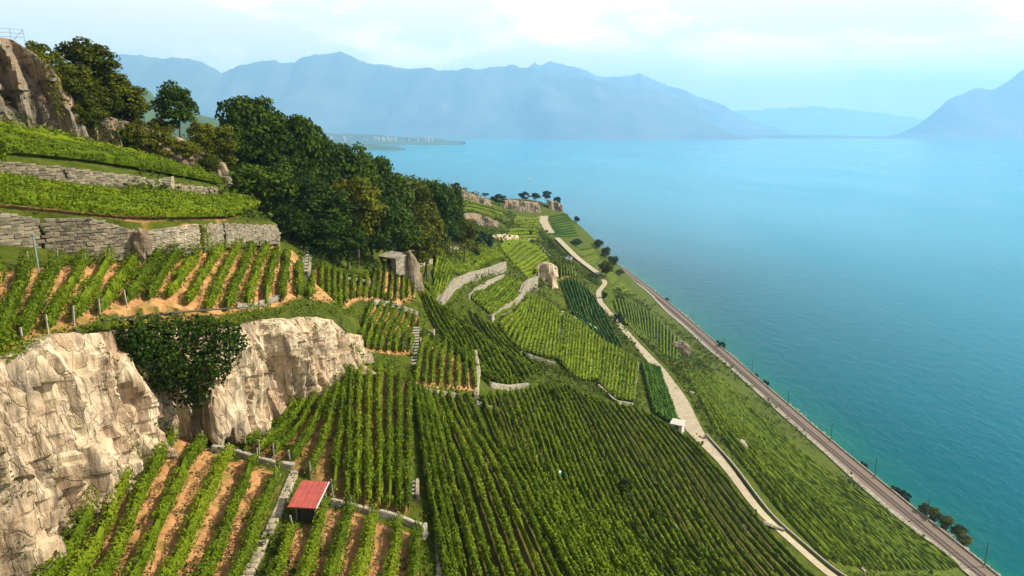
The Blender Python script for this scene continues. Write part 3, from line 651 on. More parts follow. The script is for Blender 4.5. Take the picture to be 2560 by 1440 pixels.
# ------------------------------------------------------------------ cliffs
def cliff(name, label, pts, mat, amp=1.0, seed=0, ds=.28, dz=.28, flute=1.0, lip=1.6, extra_down=1.5):
    """pts: list of (top xyz, base xyz)"""
    Tp = np.array([a for a, b in pts]); B = np.array([b for a, b in pts])
    Bxy = B[:, :2]; d = np.concatenate([[0], np.cumsum(np.linalg.norm(np.diff(Bxy, axis=0), axis=1))])
    n = int(d[-1] / ds); s = np.linspace(0, d[-1], n)
    bx = np.stack([np.interp(s, d, Bxy[:, k]) for k in (0, 1)], 1)
    for _ in range(int(.5 / ds)): bx[1:-1] = (bx[:-2] + bx[1:-1] * 2 + bx[2:]) / 4
    zt = np.interp(s, d, Tp[:, 2]); zb = np.interp(s, d, B[:, 2]) - extra_down
    T = np.gradient(bx, axis=0); T /= np.linalg.norm(T, axis=1)[:, None]
    for _ in range(int(3 / ds)): T[1:-1] = (T[:-2] + T[1:-1] * 2 + T[2:]) / 4
    Nn = np.stack([T[:, 1], -T[:, 0]], 1)            # outward (down-slope side)
    H = (zt - zb).max(); m = max(6, int(H / dz)); k = np.linspace(0, 1, m)
    Sg, Kg = np.meshgrid(s, k, indexing='ij'); Zg = zb[:, None] + (zt - zb)[:, None] * Kg
    sw = Sg + .6 * fbm(Sg * .3, Zg * .25, seed=seed + 9) + (Zg - Zg.mean()) * .12
    fl = 1 - np.abs(vnoise(sw * .42, Zg * .05, None, seed)) * 1.6
    fl2 = 1 - np.abs(vnoise(sw * 1.1, Zg * .12, None, seed + 1)) * 1.6
    crack = -np.clip(.20 - np.abs(vnoise(sw * .55 + 3, Zg * .07, None, seed + 22)), 0, 1) * 9
    bw = sw / 1.15 + .35 * cellf(Zg / 4.2 + .3, Sg * 0, seed + 2)
    blk = cellf(bw, Zg / 4.2 + .9 * cellf(bw, Zg * 0, seed + 3), seed + 4) - .5
    blk2 = cellf(sw / .55, Zg / 1.7 + cellf(sw / .55, Zg * 0, seed + 6), seed + 7) - .5
    disp = amp * (1.15 * flute * fl + .50 * flute * fl2 + .80 * blk + .28 * blk2 + .40 * fbm(Sg * .5, Zg * .28, seed=seed + 11) + .12 * fbm(Sg * 2.4, Zg * 1.2, seed=seed + 12) + .35 * crack)
    batter = (1 - Kg) * amp * .9 + np.sqrt(np.clip(1 - Kg, 0, 1)) * .4
    edge = np.clip(1 - Kg, 0, .12) / .12
    disp = (disp - .4) * (.35 + .65 * edge) + batter
    X = bx[:, None, 0] + Nn[:, None, 0] * disp; Y = bx[:, None, 1] + Nn[:, None, 1] * disp
    V = np.stack([X, Y, Zg], -1)
    top = []
    for q in (.35, .8, lip):
        tx = bx[:, 0] - Nn[:, 0] * q; ty = bx[:, 1] - Nn[:, 1] * q
        top.append(np.stack([tx, ty, zt + .30 * fbm(s * .9, s * 0 + q, seed=seed + 15) + .12 - (q / lip) * .25], 1))
    V = np.concatenate([V, np.stack(top, 1)], 1); m2 = V.shape[1]
    id_ = np.arange(n * m2).reshape(n, m2)
    F = np.stack([id_[:-1, :-1], id_[1:, :-1], id_[1:, 1:], id_[:-1, 1:]], -1).reshape(-1, 4)
    c = V.reshape(-1, 3).mean(0)
    o = link(name, np_mesh(name, V.reshape(-1, 3) - c, F, M[mat]), loc=c); tag(o, label, 'cliff')
    if ds < .5:
        sub_ = V[2:-2, 3:-3]; fa = sub_.reshape(-1, 3); nzz = fbm(fa[:, 0] * .35, fa[:, 1] * .35, fa[:, 2] * .35, seed=seed + 40)
        led = (fa - c)[(nzz > .12) & (rng.uniform(0, 1, len(fa)) < .055)]
        if len(led):
            m_ = 16; rr = rng.uniform(.10, .38, len(led)); C = np.repeat(led, m_, 0) + rng.normal(0, 1, (len(led) * m_, 3)) * np.repeat(rr, m_)[:, None] * .8
            Nq = rng.normal(0, 1, C.shape); Nq[:, 2] = np.abs(Nq[:, 2]) + .4
            v_, f_ = leaf_cloud(C, Nq / np.linalg.norm(Nq, axis=1)[:, None], .17, .3)
            q = link('plant_tufts', np_mesh('plant_tufts', v_, f_, M['shrub']), o); q['kind'] = 'stuff'
    return o
cliff('cliff', 'tall pale cliff of fluted rock in the bottom left corner below the vine terrace', CM[:12], 'rock', 1.35, 5, ds=.2, dz=.2, flute=1.0)
cliff('cliff', 'warm fluted rock outcrop standing between the dark shrub and the long vine rows', CM[10:], 'rock', 1.15, 17, ds=.2, dz=.2, flute=1.2)
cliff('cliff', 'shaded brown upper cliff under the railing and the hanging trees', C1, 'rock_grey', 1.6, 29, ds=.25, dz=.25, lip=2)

# far crags
def crag(pts, label, mat='rock_grey', seed=3, amp=1.5, ds=1.0):
    cliff('crag', label, [(P(u, vt, t), P(u, vb, t)) for u, vt, vb, t in pts], mat, amp, seed, ds=ds, dz=ds, lip=4, extra_down=4)['category'] = 'crag'
crag([(1138, 462, 500, 338), (1150, 470, 505, 340), (1175, 482, 510, 355), (1205, 492, 520, 372), (1225, 500, 530, 385)], 'pale far crag right of the forest edge, above bright vines', seed=4)
crag([(1255, 495, 528, 440), (1290, 500, 532, 455), (1320, 503, 530, 470), (1345, 505, 528, 480)], 'grey ribbed far crag directly under the far pines', seed=8)
crag([(1370, 500, 522, 500), (1392, 503, 530, 508), (1402, 512, 535, 515)], 'small far crag at the end of the spur beside the lake', seed=12)
crag([(1160, 535, 580, 300), (1190, 532, 578, 308), (1215, 540, 570, 318), (1245, 555, 575, 325)], 'broad broken grey crag in the middle of the far terraces', seed=19)
crag([(1232, 592, 612, 262), (1262, 585, 612, 270), (1295, 588, 612, 280)], 'low pinkish far crag just above the ribbed light terrace', 'rock', seed=23, amp=.8)
crag([(1345, 665, 720, 245), (1362, 655, 735, 246), (1380, 655, 735, 247), (1392, 665, 722, 250)], 'bright rock tower with a dark cleft below the far terraces', 'rock', seed=27, amp=1.0, ds=.7)
crag([(1440, 570, 590, 560), (1462, 575, 610, 562), (1475, 590, 620, 566)], 'small pale crag over the lake at the far right edge of the spur', seed=31)

# ------------------------------------------------------------------ walls
def stone_mesh(seed):
    r = np.random.default_rng(seed); c = .14
    V = []
    for sx in (-1, 1):
        for sy in (-1, 1):
            for sz in (-1, 1):
                for ax in range(3):
                    p = np.array([sx, sy, sz], float) * .5
                    for q in range(3):
                        if q != ax: p[q] *= (1 - c * 2 * r.uniform(.6, 1.3))
                    V.append(p)
    import bmesh
    bm = bmesh.new()
    for v in V: bm.verts.new(v)
    bmesh.ops.convex_hull(bm, input=bm.verts)
    me = bpy.data.meshes.new('stone'); bm.to_mesh(me); bm.free(); me.materials.append(M['stone']); return me
STONES = [stone_mesh(i) for i in range(8)]
def remat(mat):
    out = []
    for me in STONES[:4]:
        c = me.copy(); c.name = 'slab'; c.materials.clear(); c.materials.append(M[mat]); out.append(c)
    return out
STONES_M = {'stone': STONES, 'concrete': remat('concrete'), 'white': remat('white'), 'masonry': remat('masonry'), 'dirt': remat('dirt'), 'pale': remat('masonry_pale')}
def loft(name, tops, bots, thick, mat, parent=None, cap=.0):
    """solid wall: front face through tops/bots, thickness away to the left of travel"""
    Tp = np.array(tops, float); Bt = np.array(bots, float); n = len(Tp)
    T = np.gradient(Bt[:, :2], axis=0); T /= np.linalg.norm(T, axis=1)[:, None] + 1e-9; N = np.stack([-T[:, 1], T[:, 0]], 1)
    V = []
    for i in range(n):
        V += [(*Bt[i, :2], Bt[i, 2] - .8), (*Bt[i, :2], Tp[i, 2]), (*(Bt[i, :2] + N[i] * thick), Tp[i, 2] + .02), (*(Bt[i, :2] + N[i] * thick), Bt[i, 2] - .8)]
    F = []
    for i in range(n - 1):
        a, b = i * 4, i * 4 + 4
        for k in range(4): F.append((a + k, b + k, b + (k + 1) % 4, a + (k + 1) % 4))
    F += [(0, 1, 2, 3), (n * 4 - 1, n * 4 - 2, n * 4 - 3, n * 4 - 4)]
    V = np.array(V)
    if parent is not None: V = V - np.array(parent.location)
    return link(name, np_mesh(name, V, F, mat), parent)
def stone_wall(label, tops, bots, group=None, ch=.34, thick=.8, lim=290, mat='stone', pale=False):
    ST = STONES_M['pale'] if pale else STONES
    Tp = np.array(tops, float); Bt = np.array(bots, float)
    root = empty('retaining_wall', (Bt[0] + Bt[-1]) / 2); tag(root, label, 'stone wall', group)
    T = np.gradient(Bt[:, :2], axis=0); T /= np.linalg.norm(T, axis=1)[:, None] + 1e-9; Nl = np.stack([-T[:, 1], T[:, 0]], 1)
    Bi = Bt.copy(); Bi[:, :2] += Nl * .07; Ti = Tp.copy(); Ti[:, 2] -= .05
    loft('wall_core', Ti, Bi, thick, M['mortar'], root)
    d = np.concatenate([[0], np.cumsum(np.linalg.norm(np.diff(Bt[:, :2], axis=0), axis=1))]); L = d[-1]
    cells = []; zlo = Bt[:, 2].min() - .1; row = 0; z = zlo
    while z < Tp[:, 2].max():
        hgt = ch * random.uniform(.75, 1.3); s = -random.uniform(0, .3)
        while s < L:
            w = random.uniform(.32, .85) * ch / .34; sc = s + w / 2
            if 0 < sc < L:
                zt = np.interp(sc, d, Tp[:, 2]); zb = np.interp(sc, d, Bt[:, 2]) - .2
                if z + hgt * .5 < zt and z + hgt > zb: cells.append((sc, z + hgt / 2, w, min(hgt, (zt - z) + .04)))
            s += w
        z += hgt
    cells.sort(key=lambda c: -c[2] * c[3]); rest = cells[lim:]
    for sc, zc, w, hh in cells[:lim]:
        x = np.interp(sc, d, Bt[:, 0]); y = np.interp(sc, d, Bt[:, 1]); i = min(np.searchsorted(d, sc), len(d) - 1); i0 = max(i - 1, 0)
        tv = Bt[i, :2] - Bt[i0, :2]; a = math.atan2(tv[1], tv[0])
        o = link('stone', random.choice(ST), root)
        o.location = Vector((x, y, zc + random.uniform(-.05, .05))) - root.location; o.rotation_euler = (random.uniform(-.05, .05), random.uniform(-.10, .10), a + random.uniform(-.05, .05))
        o.scale = (w * random.uniform(.95, 1.15), .08 + random.uniform(0, .16), hh * random.uniform(.8, 1.12))
    if rest:
        V = []; F = []; F3 = []; off = 0
        for sc, zc, w, hh in rest:
            x = np.interp(sc, d, Bt[:, 0]); y = np.interp(sc, d, Bt[:, 1]); i = min(np.searchsorted(d, sc), len(d) - 1); i0 = max(i - 1, 0)
            tv = Bt[i, :2] - Bt[i0, :2]; a = math.atan2(tv[1], tv[0]); me_ = random.choice(STONES)
            v = np.array([q.co[:] for q in me_.vertices]) * [w * .95, .24, hh * .93]; ca_, sa_ = math.cos(a), math.sin(a)
            v = np.stack([v[:, 0] * ca_ - v[:, 1] * sa_ + x, v[:, 0] * sa_ + v[:, 1] * ca_ + y, v[:, 2] + zc], 1)
            for p in me_.polygons:
                q = [k + off for k in p.vertices]
                for k in range(1, len(q) - 1): F3.append((q[0], q[k], q[k + 1]))
            V.append(v); off += len(v)
        o = link('small_stones', np_mesh('small_stones', np.concatenate(V) - np.array(root.location), None, M['masonry_pale' if pale else 'masonry'], F3=F3), root); o['kind'] = 'stuff'
    return root
def sub(w, i, j, n=6):
    a = w[i:j + 1]; return [q[0] for q in a], [q[1] for q in a]
def lerp_px(a, b, u):
    f = (u - a[0]) / (b[0] - a[0]); return tuple(a[k] + (b[k] - a[k]) * f for k in range(4))
def wseg(w, u0, u1):
    out = []
    for i in range(len(w) - 1):
        if w[i][0] <= u0 < w[i + 1][0]: out.append(lerp_px(w[i], w[i + 1], u0))
        if u0 < w[i + 1][0] < u1: out.append(w[i + 1])
        if w[i][0] < u1 <= w[i + 1][0]: out.append(lerp_px(w[i], w[i + 1], u1))
    pr = wall_pts(out); return [a for a, b in pr], [b for a, b in pr]
for u0, u1, lb in [(-150, 108, 'grey rubble retaining wall at the left edge behind the grey post'),
                   (122, 345, 'tall brown-grey rubble retaining wall between the dark buttress gap and the leaning pillar'),
                   (372, 500, 'palest retaining wall section, cream coloured, in the middle of the long wall'),
                   (512, 560, 'narrow retaining wall section between the ivy strip and the thin post'),
                   (566, 700, 'low right end section of the long retaining wall beside the forest')]:
    t_, b_ = wseg(w1, u0, u1); stone_wall(lb, t_, b_, 'sections of the long retaining wall', ch=.27 if u0 < 300 else .24, pale=(u0 == 372))
for u0, u1, lb in [(-150, 165, 'overgrown left section of the upper terrace wall'), (172, 368, 'rubble section of the upper terrace wall left of its steps'), (372, 408, 'pale short section of the upper terrace wall touching the steps'), (432, 548, 'right section of the upper terrace wall past the steps')]:
    t_, b_ = wseg(w2, u0, u1); stone_wall(lb, t_, b_, 'sections of the upper terrace wall', ch=.26, lim=200)
# coping slabs on the long wall
def slab_line(name, label, pxs, width, thick, lift, mat, cat, seglen=1.1, group=None, part='coping_stone'):
    pts = smooth_line(np.array([hit(*q) for q in pxs]), .3); d = np.concatenate([[0], np.cumsum(np.linalg.norm(np.diff(pts, axis=0), axis=1))])
    root = empty(name, pts[len(pts) // 2]); tag(root, label, cat, group); s = 0
    while s < d[-1] - .2:
        L = seglen * random.uniform(.7, 1.25); L = min(L, d[-1] - s)
        a = np.array([np.interp(s + .02, d, pts[:, k]) for k in range(3)]); b = np.array([np.interp(s + L - .02, d, pts[:, k]) for k in range(3)])
        dv = b - a; l = np.linalg.norm(dv); 
        if l > .1:
            o = link(part, random.choice(STONES_M[mat]), root); mid = (a + b) / 2; mid[2] += lift
            o.location = Vector(mid) - root.location
            o.rotation_euler = (random.uniform(-.03, .03), -math.asin(np.clip(dv[2] / l, -1, 1)), math.atan2(dv[1], dv[0]) + random.uniform(-.03, .03))
            o.scale = (l, width * random.uniform(.9, 1.1), thick)
        s += L
    return root
SL = slab_line
SL('low_wall', 'low coping wall at the top ends of the bottom-left vine rows, left of the red-roofed hut', [(528, 1128), (575, 1133), (640, 1155), (695, 1170)], .34, .6, .25, 'concrete', 'low wall', 1.6)
SL('low_wall', 'short pale stone slab at the head of the stone strip above the red-roofed hut', [(702, 1166), (748, 1172)], .45, .5, .2, 'concrete', 'low wall', 1.2)
SL('low_wall', 'brown coping wall running right from the red-roofed hut', [(826, 1262), (872, 1272), (935, 1290)], .34, .6, .25, 'masonry', 'low wall', 1.3)
SL('low_wall', 'pale coping wall ending at the upright slab right of the red-roofed hut', [(945, 1290), (990, 1302), (1062, 1330)], .34, .6, .3, 'concrete', 'low wall', 1.5)
SL('low_wall', 'thin dark coping crossing the vine rows above the short steps', [(1058, 1172), (1095, 1185), (1128, 1200)], .35, .7, .3, 'masonry', 'low wall', 1.3)
SL('stone_path', 'rough pale stone strip running down past the left side of the red-roofed hut', [(738, 1180), (722, 1215), (700, 1270), (668, 1340), (620, 1440), (580, 1530)], .68, .35, .05, 'pale', 'path', .7, part='paving_stone')
SL('stone_edging', 'thin pale strip right of the last soil rows below the upright slab', [(1092, 1340), (1097, 1400), (1100, 1470)], .4, .3, .1, 'pale', 'edging', 1.2)
SL('stone_edging', 'thin pale track between the two light green vine blocks', [(1406, 782), (1400, 840), (1396, 902)], 1.0, .5, .35, 'white', 'edging', 3)
SL('stone_edging', 'faint pale strip between the second and third light green vine blocks', [(1502, 852), (1495, 905), (1490, 958)], .8, .4, .2, 'pale', 'edging', 3)
SL('stone_edging', 'faint pale strip left of the dark rows at the road bend', [(1594, 908), (1588, 960), (1582, 1008)], .8, .4, .2, 'pale', 'edging', 3)
SL('stone_edging', 'dashed line of pale stones running down to the road from the thin pale track', [(1410, 785), (1440, 800), (1475, 815), (1496, 830)], .9, .6, .5, 'white', 'edging', 3)
SL('stone_edging', 'pale slanting strip in the middle of the big slope', [(1445, 990), (1475, 1035), (1520, 1100)], .45, .4, .3, 'pale', 'edging', 2.2)
SL('stone_edging', 'pale straight strip ending at the teal barrel', [(1366, 1040), (1382, 1110), (1400, 1192)], .5, .5, .3, 'pale', 'edging', 1.6)
SL('stone_edging', 'pale wall strip at the right side of the orange terrace by the long steps', [(1188, 885), (1196, 940), (1190, 1000)], .7, .9, .4, 'pale', 'edging', 1.5)

def mid_wall(label, pts, mat='masonry', thick=1.4, group=None):
    """pts: (u, v_top, v_bottom); front foot is found on the ground"""
    pts = [(u, vt + (vb - vt) * .12, vb - (vb - vt) * .22) for u, vt, vb in pts]
    b = [hit(u, vb) for u, vt, vb in pts]; t = []
    for (u, vt, vb), q in zip(pts, b):
        dist = q[1] / ray(u, vb)[1]; t.append(P(u, vt, dist))
    root = empty('terrace_wall', b[len(b) // 2]); tag(root, label, 'terrace wall', group)
    loft('wall_face', t, b, thick, M[mat], root)
    t2 = [x + np.array([0, 0, .22]) for x in t]; b2 = [np.array([x[0], x[1], y[2] + 1.0]) for x, y in zip(b, t)]
    T = np.gradient(np.array(b2)[:, :2], axis=0); T /= np.linalg.norm(T, axis=1)[:, None]; b2 = [np.array([q[0] + T[i][1] * .08, q[1] - T[i][0] * .08, q[2]]) for i, q in enumerate(b2)]
    V = []; n = len(t2)
    for i in range(n):
        nx_, ny_ = -T[i][1], T[i][0]
        V += [(b2[i][0], b2[i][1], t[i][2] + .03), (b2[i][0], b2[i][1], t2[i][2]), (b2[i][0] + nx_ * .5, b2[i][1] + ny_ * .5, t2[i][2]), (b2[i][0] + nx_ * .55, b2[i][1] + ny_ * .55, t[i][2] + .03)]
    F = []
    for i in range(n - 1):
        a, c = i * 4, i * 4 + 4
        for k in range(4): F.append((a + k, c + k, c + (k + 1) % 4, a + (k + 1) % 4))
    F += [(0, 1, 2, 3), (n * 4 - 1, n * 4 - 2, n * 4 - 3, n * 4 - 4)]
    link('coping', np_mesh('coping', np.array(V) - np.array(root.location), F, M['masonry_pale']), root)
mid_wall('uppermost curved pale wall sweeping round the middle terraces', [(1102, 755, 778), (1112, 730, 768), (1130, 705, 748), (1150, 690, 730), (1180, 676, 712), (1205, 672, 700), (1235, 663, 695), (1266, 650, 688)])
mid_wall('second curved wall between the uppermost curved wall and the curved vine rows', [(1172, 738, 752), (1195, 720, 740), (1225, 700, 722), (1262, 684, 706)])
mid_wall('lowest curved grey wall bordering the light green vines', [(1230, 786, 812), (1255, 770, 792), (1285, 752, 772), (1305, 732, 756), (1315, 705, 742), (1330, 690, 738), (1345, 684, 738)], 'masonry')
mid_wall('low wall in the far terraces under the broken crag', [(1118, 620, 634), (1150, 612, 626), (1185, 610, 624)], 'masonry')
mid_wall('pale wall stub beside the stone shelter', [(1040, 655, 672), (1062, 650, 668), (1082, 648, 662)], 'masonry_pale', .8)

# railway retaining wall
ry = np.arange(-60, 655, 12.0)
tp = [np.array([rail_x(y) - 7.4, y, float(zat(rail_x(y) - 9.7, y)) + .35]) for y in ry]; bt = [np.array([rail_x(y) - 7.4, y, 3.4]) for y in ry]
root = empty('railway_wall', bt[20]); tag(root, 'long grey retaining wall on the hill side of the railway', 'retaining wall')
loft('wall_face', tp, bt, 1.9, M['masonry'], root)
tp = [np.array([rail_x(y) + 5.9, y, 4.1]) for y in ry]; bt = [np.array([rail_x(y) + 5.9, y, 3.0]) for y in ry]
root = empty('parapet_wall', bt[20]); tag(root, 'low parapet wall on the lake side of the railway', 'parapet')
loft('wall_face', tp, bt, -.5, M['masonry'], root)

# ------------------------------------------------------------------ road, railway
def ribbon(name, line, w, mat, lift=.04, wf=None):
    line = np.asarray(line); T = np.gradient(line[:, :2], axis=0); T /= np.linalg.norm(T, axis=1)[:, None]; N = np.stack([-T[:, 1], T[:, 0]], 1)
    K = 4; V = []
    ww = np.full(len(line), w) if wf is None else wf
    for k in range(K + 1):
        f = (k / K - .5); xy = line[:, :2] + N * (ww * f)[:, None]; V.append(np.stack([xy[:, 0], xy[:, 1], line[:, 2] + lift], 1))
    V = np.stack(V, 1); n = len(line); id_ = np.arange(n * (K + 1)).reshape(n, K + 1)
    F = np.stack([id_[:-1, :-1], id_[:-1, 1:], id_[1:, 1:], id_[1:, :-1]], -1).reshape(-1, 4)
    o = link(name, np_mesh(name, V.reshape(-1, 3), F, mat)); tag(o, kind='structure'); return o
wy_ = ROADS[:, 1]; bulge = 1.75 + .45 * np.clip((wy_ - 135) / 20, 0, 1) + 2.7 * np.exp(-((wy_ - 160) / 14) ** 2) + 1.0 * np.exp(-((wy_ - 185) / 20) ** 2)
ribbon('road', ROADS, 3, M['path'], .12, bulge)
ribbon('road', road2, 3.0, M['path'], .7); 
road3[:, 2] = zat(road3[:, 0], road3[:, 1]) + .5; ribbon('road', road3, 8, M['path'], .3)
# parapet along the road's lake side
ln = ROADS[(ROADS[:, 1] > 100) & (ROADS[:, 1] < 150)]; T = np.gradient(ln[:, :2], axis=0); T /= np.linalg.norm(T, axis=1)[:, None]
off = ln.copy(); off[:, 0] += T[:, 1] * 2.0 * np.sign((T[:, 1] * 1).mean()); off[:, 1] -= T[:, 0] * 2.0
root = empty('road_parapet', off[len(off) // 2]); tag(root, 'low pale parapet along the lake side of the road in the lower right', 'parapet')
loft('wall_face', [q + np.array([0, 0, .55]) for q in off], [q + np.array([0, 0, -.5]) for q in off], .3, M['concrete'], root)

yy = np.arange(-60, 655, 6.0); railc = np.stack([rail_x(yy), yy, np.full(len(yy), 3.6)], 1)
b_ = ribbon('railway_bed', railc - np.array([.7, 0, 0]), 13.2, M['ballast'], .06)
root = empty('railway_track', (rail_x(200) - 1.9, 200, 3.8)); tag(root, 'railway track nearer the hill', 'railway track', 'double railway track')
root2 = empty('railway_track', (rail_x(200) + 1.9, 200, 3.8)); tag(root2, 'railway track nearer the lake', 'railway track', 'double railway track')
for rt, o0 in ((root, -2.6), (root2, 1.6)):
    yv = np.arange(-40, 650, 5.0)
    for side in (-.75, .75):
        x = rail_x(yv) + o0 + side; V = []
        for i in range(len(yv)):
            for dx, dz_ in ((-.06, .12), (-.06, .30), (.06, .30), (.06, .12)): V.append((x[i] + dx, yv[i], 3.66 + dz_))
        F = []
        for i in range(len(yv) - 1):
            a, c = i * 4, i * 4 + 4
            for k in range(4): F.append((a + k, a + (k + 1) % 4, c + (k + 1) % 4, c + k))
        link('rail', np_mesh('rail', np.array(V) - np.array(rt.location), F, M['iron']), rt)
    V = []; F = []
    for y in np.arange(100, 640, .75):
        x = rail_x(y) + o0; a = len(V)
        for dx in (-1.3, 1.3):
            for dy in (-.13, .13):
                for z_ in (3.62, 3.78): V.append((x + dx, y + dy, z_))
        F += [(a, a + 1, a + 3, a + 2), (a + 4, a + 6, a + 7, a + 5), (a, a + 4, a + 5, a + 1), (a + 2, a + 3, a + 7, a + 6), (a + 1, a + 5, a + 7, a + 3)]
    o = link('sleepers', np_mesh('sleepers', np.array(V) - np.array(rt.location), F, M['sleeper']), rt); o['kind'] = 'stuff'

rv, rf3 = [], []; off = 0; rm = np.array([q.co[:] for q in STONES[2].vertices]); rp = [list(p.vertices) for p in STONES[2].polygons]
for k in range(2600):
    y = 90 + 560 * random.random() ** 1.4; x = rail_x(y) + random.uniform(6.3, 10.2 + 1.6 * math.sin(y * .07) + random.random() * 1.5); sz = random.uniform(.35, 1.5); z = 3.0 - (x - rail_x(y) - 6.0) * .85
    a = random.uniform(0, 6.3); v = rm * [sz, sz * random.uniform(.6, 1), sz * random.uniform(.5, .8)]; v = np.stack([v[:, 0] * math.cos(a) - v[:, 1] * math.sin(a) + x, v[:, 0] * math.sin(a) + v[:, 1] * math.cos(a) + y, v[:, 2] + max(z, -.1)], 1)
    for p in rp:
        for q in range(1, len(p) - 1): rf3.append((p[0] + off, p[q] + off, p[q + 1] + off))
    rv.append(v); off += len(v)
tag(link('shore_rocks', np_mesh('shore_rocks', np.concatenate(rv), None, M['masonry'], F3=rf3)), 'rubble of rocks along the lake edge below the railway', 'rocks', kind='stuff')

# ------------------------------------------------------------------ generic box / pole builders
def box(name, c, s, mat, parent=None, rz=0, rot=None, bev=.0):
    x, y, z = (q / 2 for q in s)
    V = np.array([(-x, -y, -z), (x, -y, -z), (x, y, -z), (-x, y, -z), (-x, -y, z), (x, -y, z), (x, y, z), (-x, y, z)])
    F = [(0, 3, 2, 1), (4, 5, 6, 7), (0, 1, 5, 4), (1, 2, 6, 5), (2, 3, 7, 6), (3, 0, 4, 7)]
    me = np_mesh(name, V, F, mat); o = link(name, me, parent); o.location = c; o.rotation_euler = rot if rot else (0, 0, rz)
    if bev:
        b = o.modifiers.new('bevel', 'BEVEL'); b.width = bev; b.segments = 2
    return o
def tube(name, pts, r, mat, parent=None, sides=6, r2=None):
    pts = np.array(pts, float); n = len(pts); V = []; r2 = r if r2 is None else r2
    for i in range(n):
        t = pts[min(i + 1, n - 1)] - pts[max(i - 1, 0)]; t /= np.linalg.norm(t) + 1e-9
        a = np.cross(t, [0, 0, 1.0]) if abs(t[2]) < .9 else np.cross(t, [0, 1.0, 0]); a /= np.linalg.norm(a); b = np.cross(t, a); rr = r + (r2 - r) * i / (n - 1)
        for k in range(sides):
            q = 2 * math.pi * k / sides; V.append(pts[i] + (a * math.cos(q) + b * math.sin(q)) * rr)
    F = [(i * sides + k, i * sides + (k + 1) % sides, (i + 1) * sides + (k + 1) % sides, (i + 1) * sides + k) for i in range(n - 1) for k in range(sides)]
    me = np_mesh(name, np.array(V), F, mat, True); return link(name, me, parent)

# red roofed hut
g = hit(765, 1312); dist = 45.0
hz = float(g[2]); rc = P(772, 1236, np.linalg.norm((g - CAM)[:2]) / np.linalg.norm(ray(765, 1312)[:2]) + .4)
hut = empty('red_roofed_hut', (rc[0], rc[1], hz), R(-6)); tag(hut, 'tiny dark hut with a flat bright red roof beside the rough stone strip', 'hut')
hr = rc[2] - hz
box('wall', (-.62, .05, hr * .42), (.10, 1.5, hr * .84), M['dark_wood'], hut); box('wall', (.62, .05, hr * .42), (.10, 1.5, hr * .84), M['dark_wood'], hut)
box('wall', (0, .80, hr * .42), (1.14, .10, hr * .84), M['dark_wood'], hut); box('door', (0, -.62, hr * .38), (1.0, .06, hr * .76), M['dark_wood'], hut)
for sx in (-.68, .68): box('post', (sx, -.70, hr * .43), (.09, .09, hr * .86), M['galv'], hut)
rf = box('roof', (0, 0, hr + .02), (2.05, 2.6, .07), M['red_paint'], hut, rot=(R(14), 0, R(0)), bev=.015)
box('roof_edge', (1.045, 0, 0), (.05, 2.62, .11), M['white'], rf); box('roof_edge', (0, -1.325, 0), (2.13, .05, .11), M['red_paint'], rf)
for k in range(5): box('roof_rib', (-.8 + k * .4, 0, .045), (.035, 2.56, .03), M['red_paint'], rf)

# stone shelter in the middle distance
def gable_hut(name, label, u, v, w, d, h, wallm, roofm, rz, cat='hut', door=True, roofh=.8):
    g = hit(u, v); r = empty(name, g, rz); tag(r, label, cat)
    th = .35
    box('wall', (-w / 2 + th / 2, 0, h / 2 - .6), (th, d, h + 1.2), wallm, r); box('wall', (w / 2 - th / 2, 0, h / 2 - .6), (th, d, h + 1.2), wallm, r)
    box('wall', (0, d / 2 - th / 2, h / 2 - .6), (w - 2 * th - .01, th, h + 1.2), wallm, r)
    ow = w * .42
    box('wall', (-(w / 2 - th + ow / 2) / 2 - .01, -d / 2 + th / 2, h / 2 - .6), (w / 2 - th - ow / 2 - .02, th, h + 1.2), wallm, r)
    box('wall', ((w / 2 - th + ow / 2) / 2 + .01, -d / 2 + th / 2, h / 2 - .6), (w / 2 - th - ow / 2 - .02, th, h + 1.2), wallm, r)
    box('lintel', (0, -d / 2 + th / 2 - .02, h - .15), (ow + .1, th + .02, .3), M['concrete'], r)
    box('door', (0, -d / 2 + th * .7, h / 2 - .15), (ow, .08, h - .3), M['dark_wood'], r)
    rf = box('roof', (0, 0, h + .16), (w + .4, d + .4, .22), roofm, r, rot=(R(7), 0, 0), bev=.03)
    return r
gable_hut('stone_shelter', 'stone shelter with a black opening under the dark forest edge', 985, 668, 4.6, 3.4, 2.2, M['masonry'], M['masonry'], R(-35), 'shelter')
o = crag([(1005, 632, 672, 132), (1025, 628, 676, 131), (1040, 640, 680, 132), (1050, 662, 682, 134)], 'pale rounded rock attached to the right of the stone shelter', 'rock_grey', 37, .5, .4)
gable_hut('grey_roofed_hut', 'small hut with a flat grey roof above the short vine rows by the road', 1415, 660, 5.2, 4.5, 2.6, M['masonry_pale'], M['grey_roof'], R(-8))
gable_hut('white_roofed_shed', 'little cream-roofed shed at the widest bend of the pale road', 1693, 1078, 2.6, 2.2, 2.0, M['white'], M['white'], R(-30), 'shed')

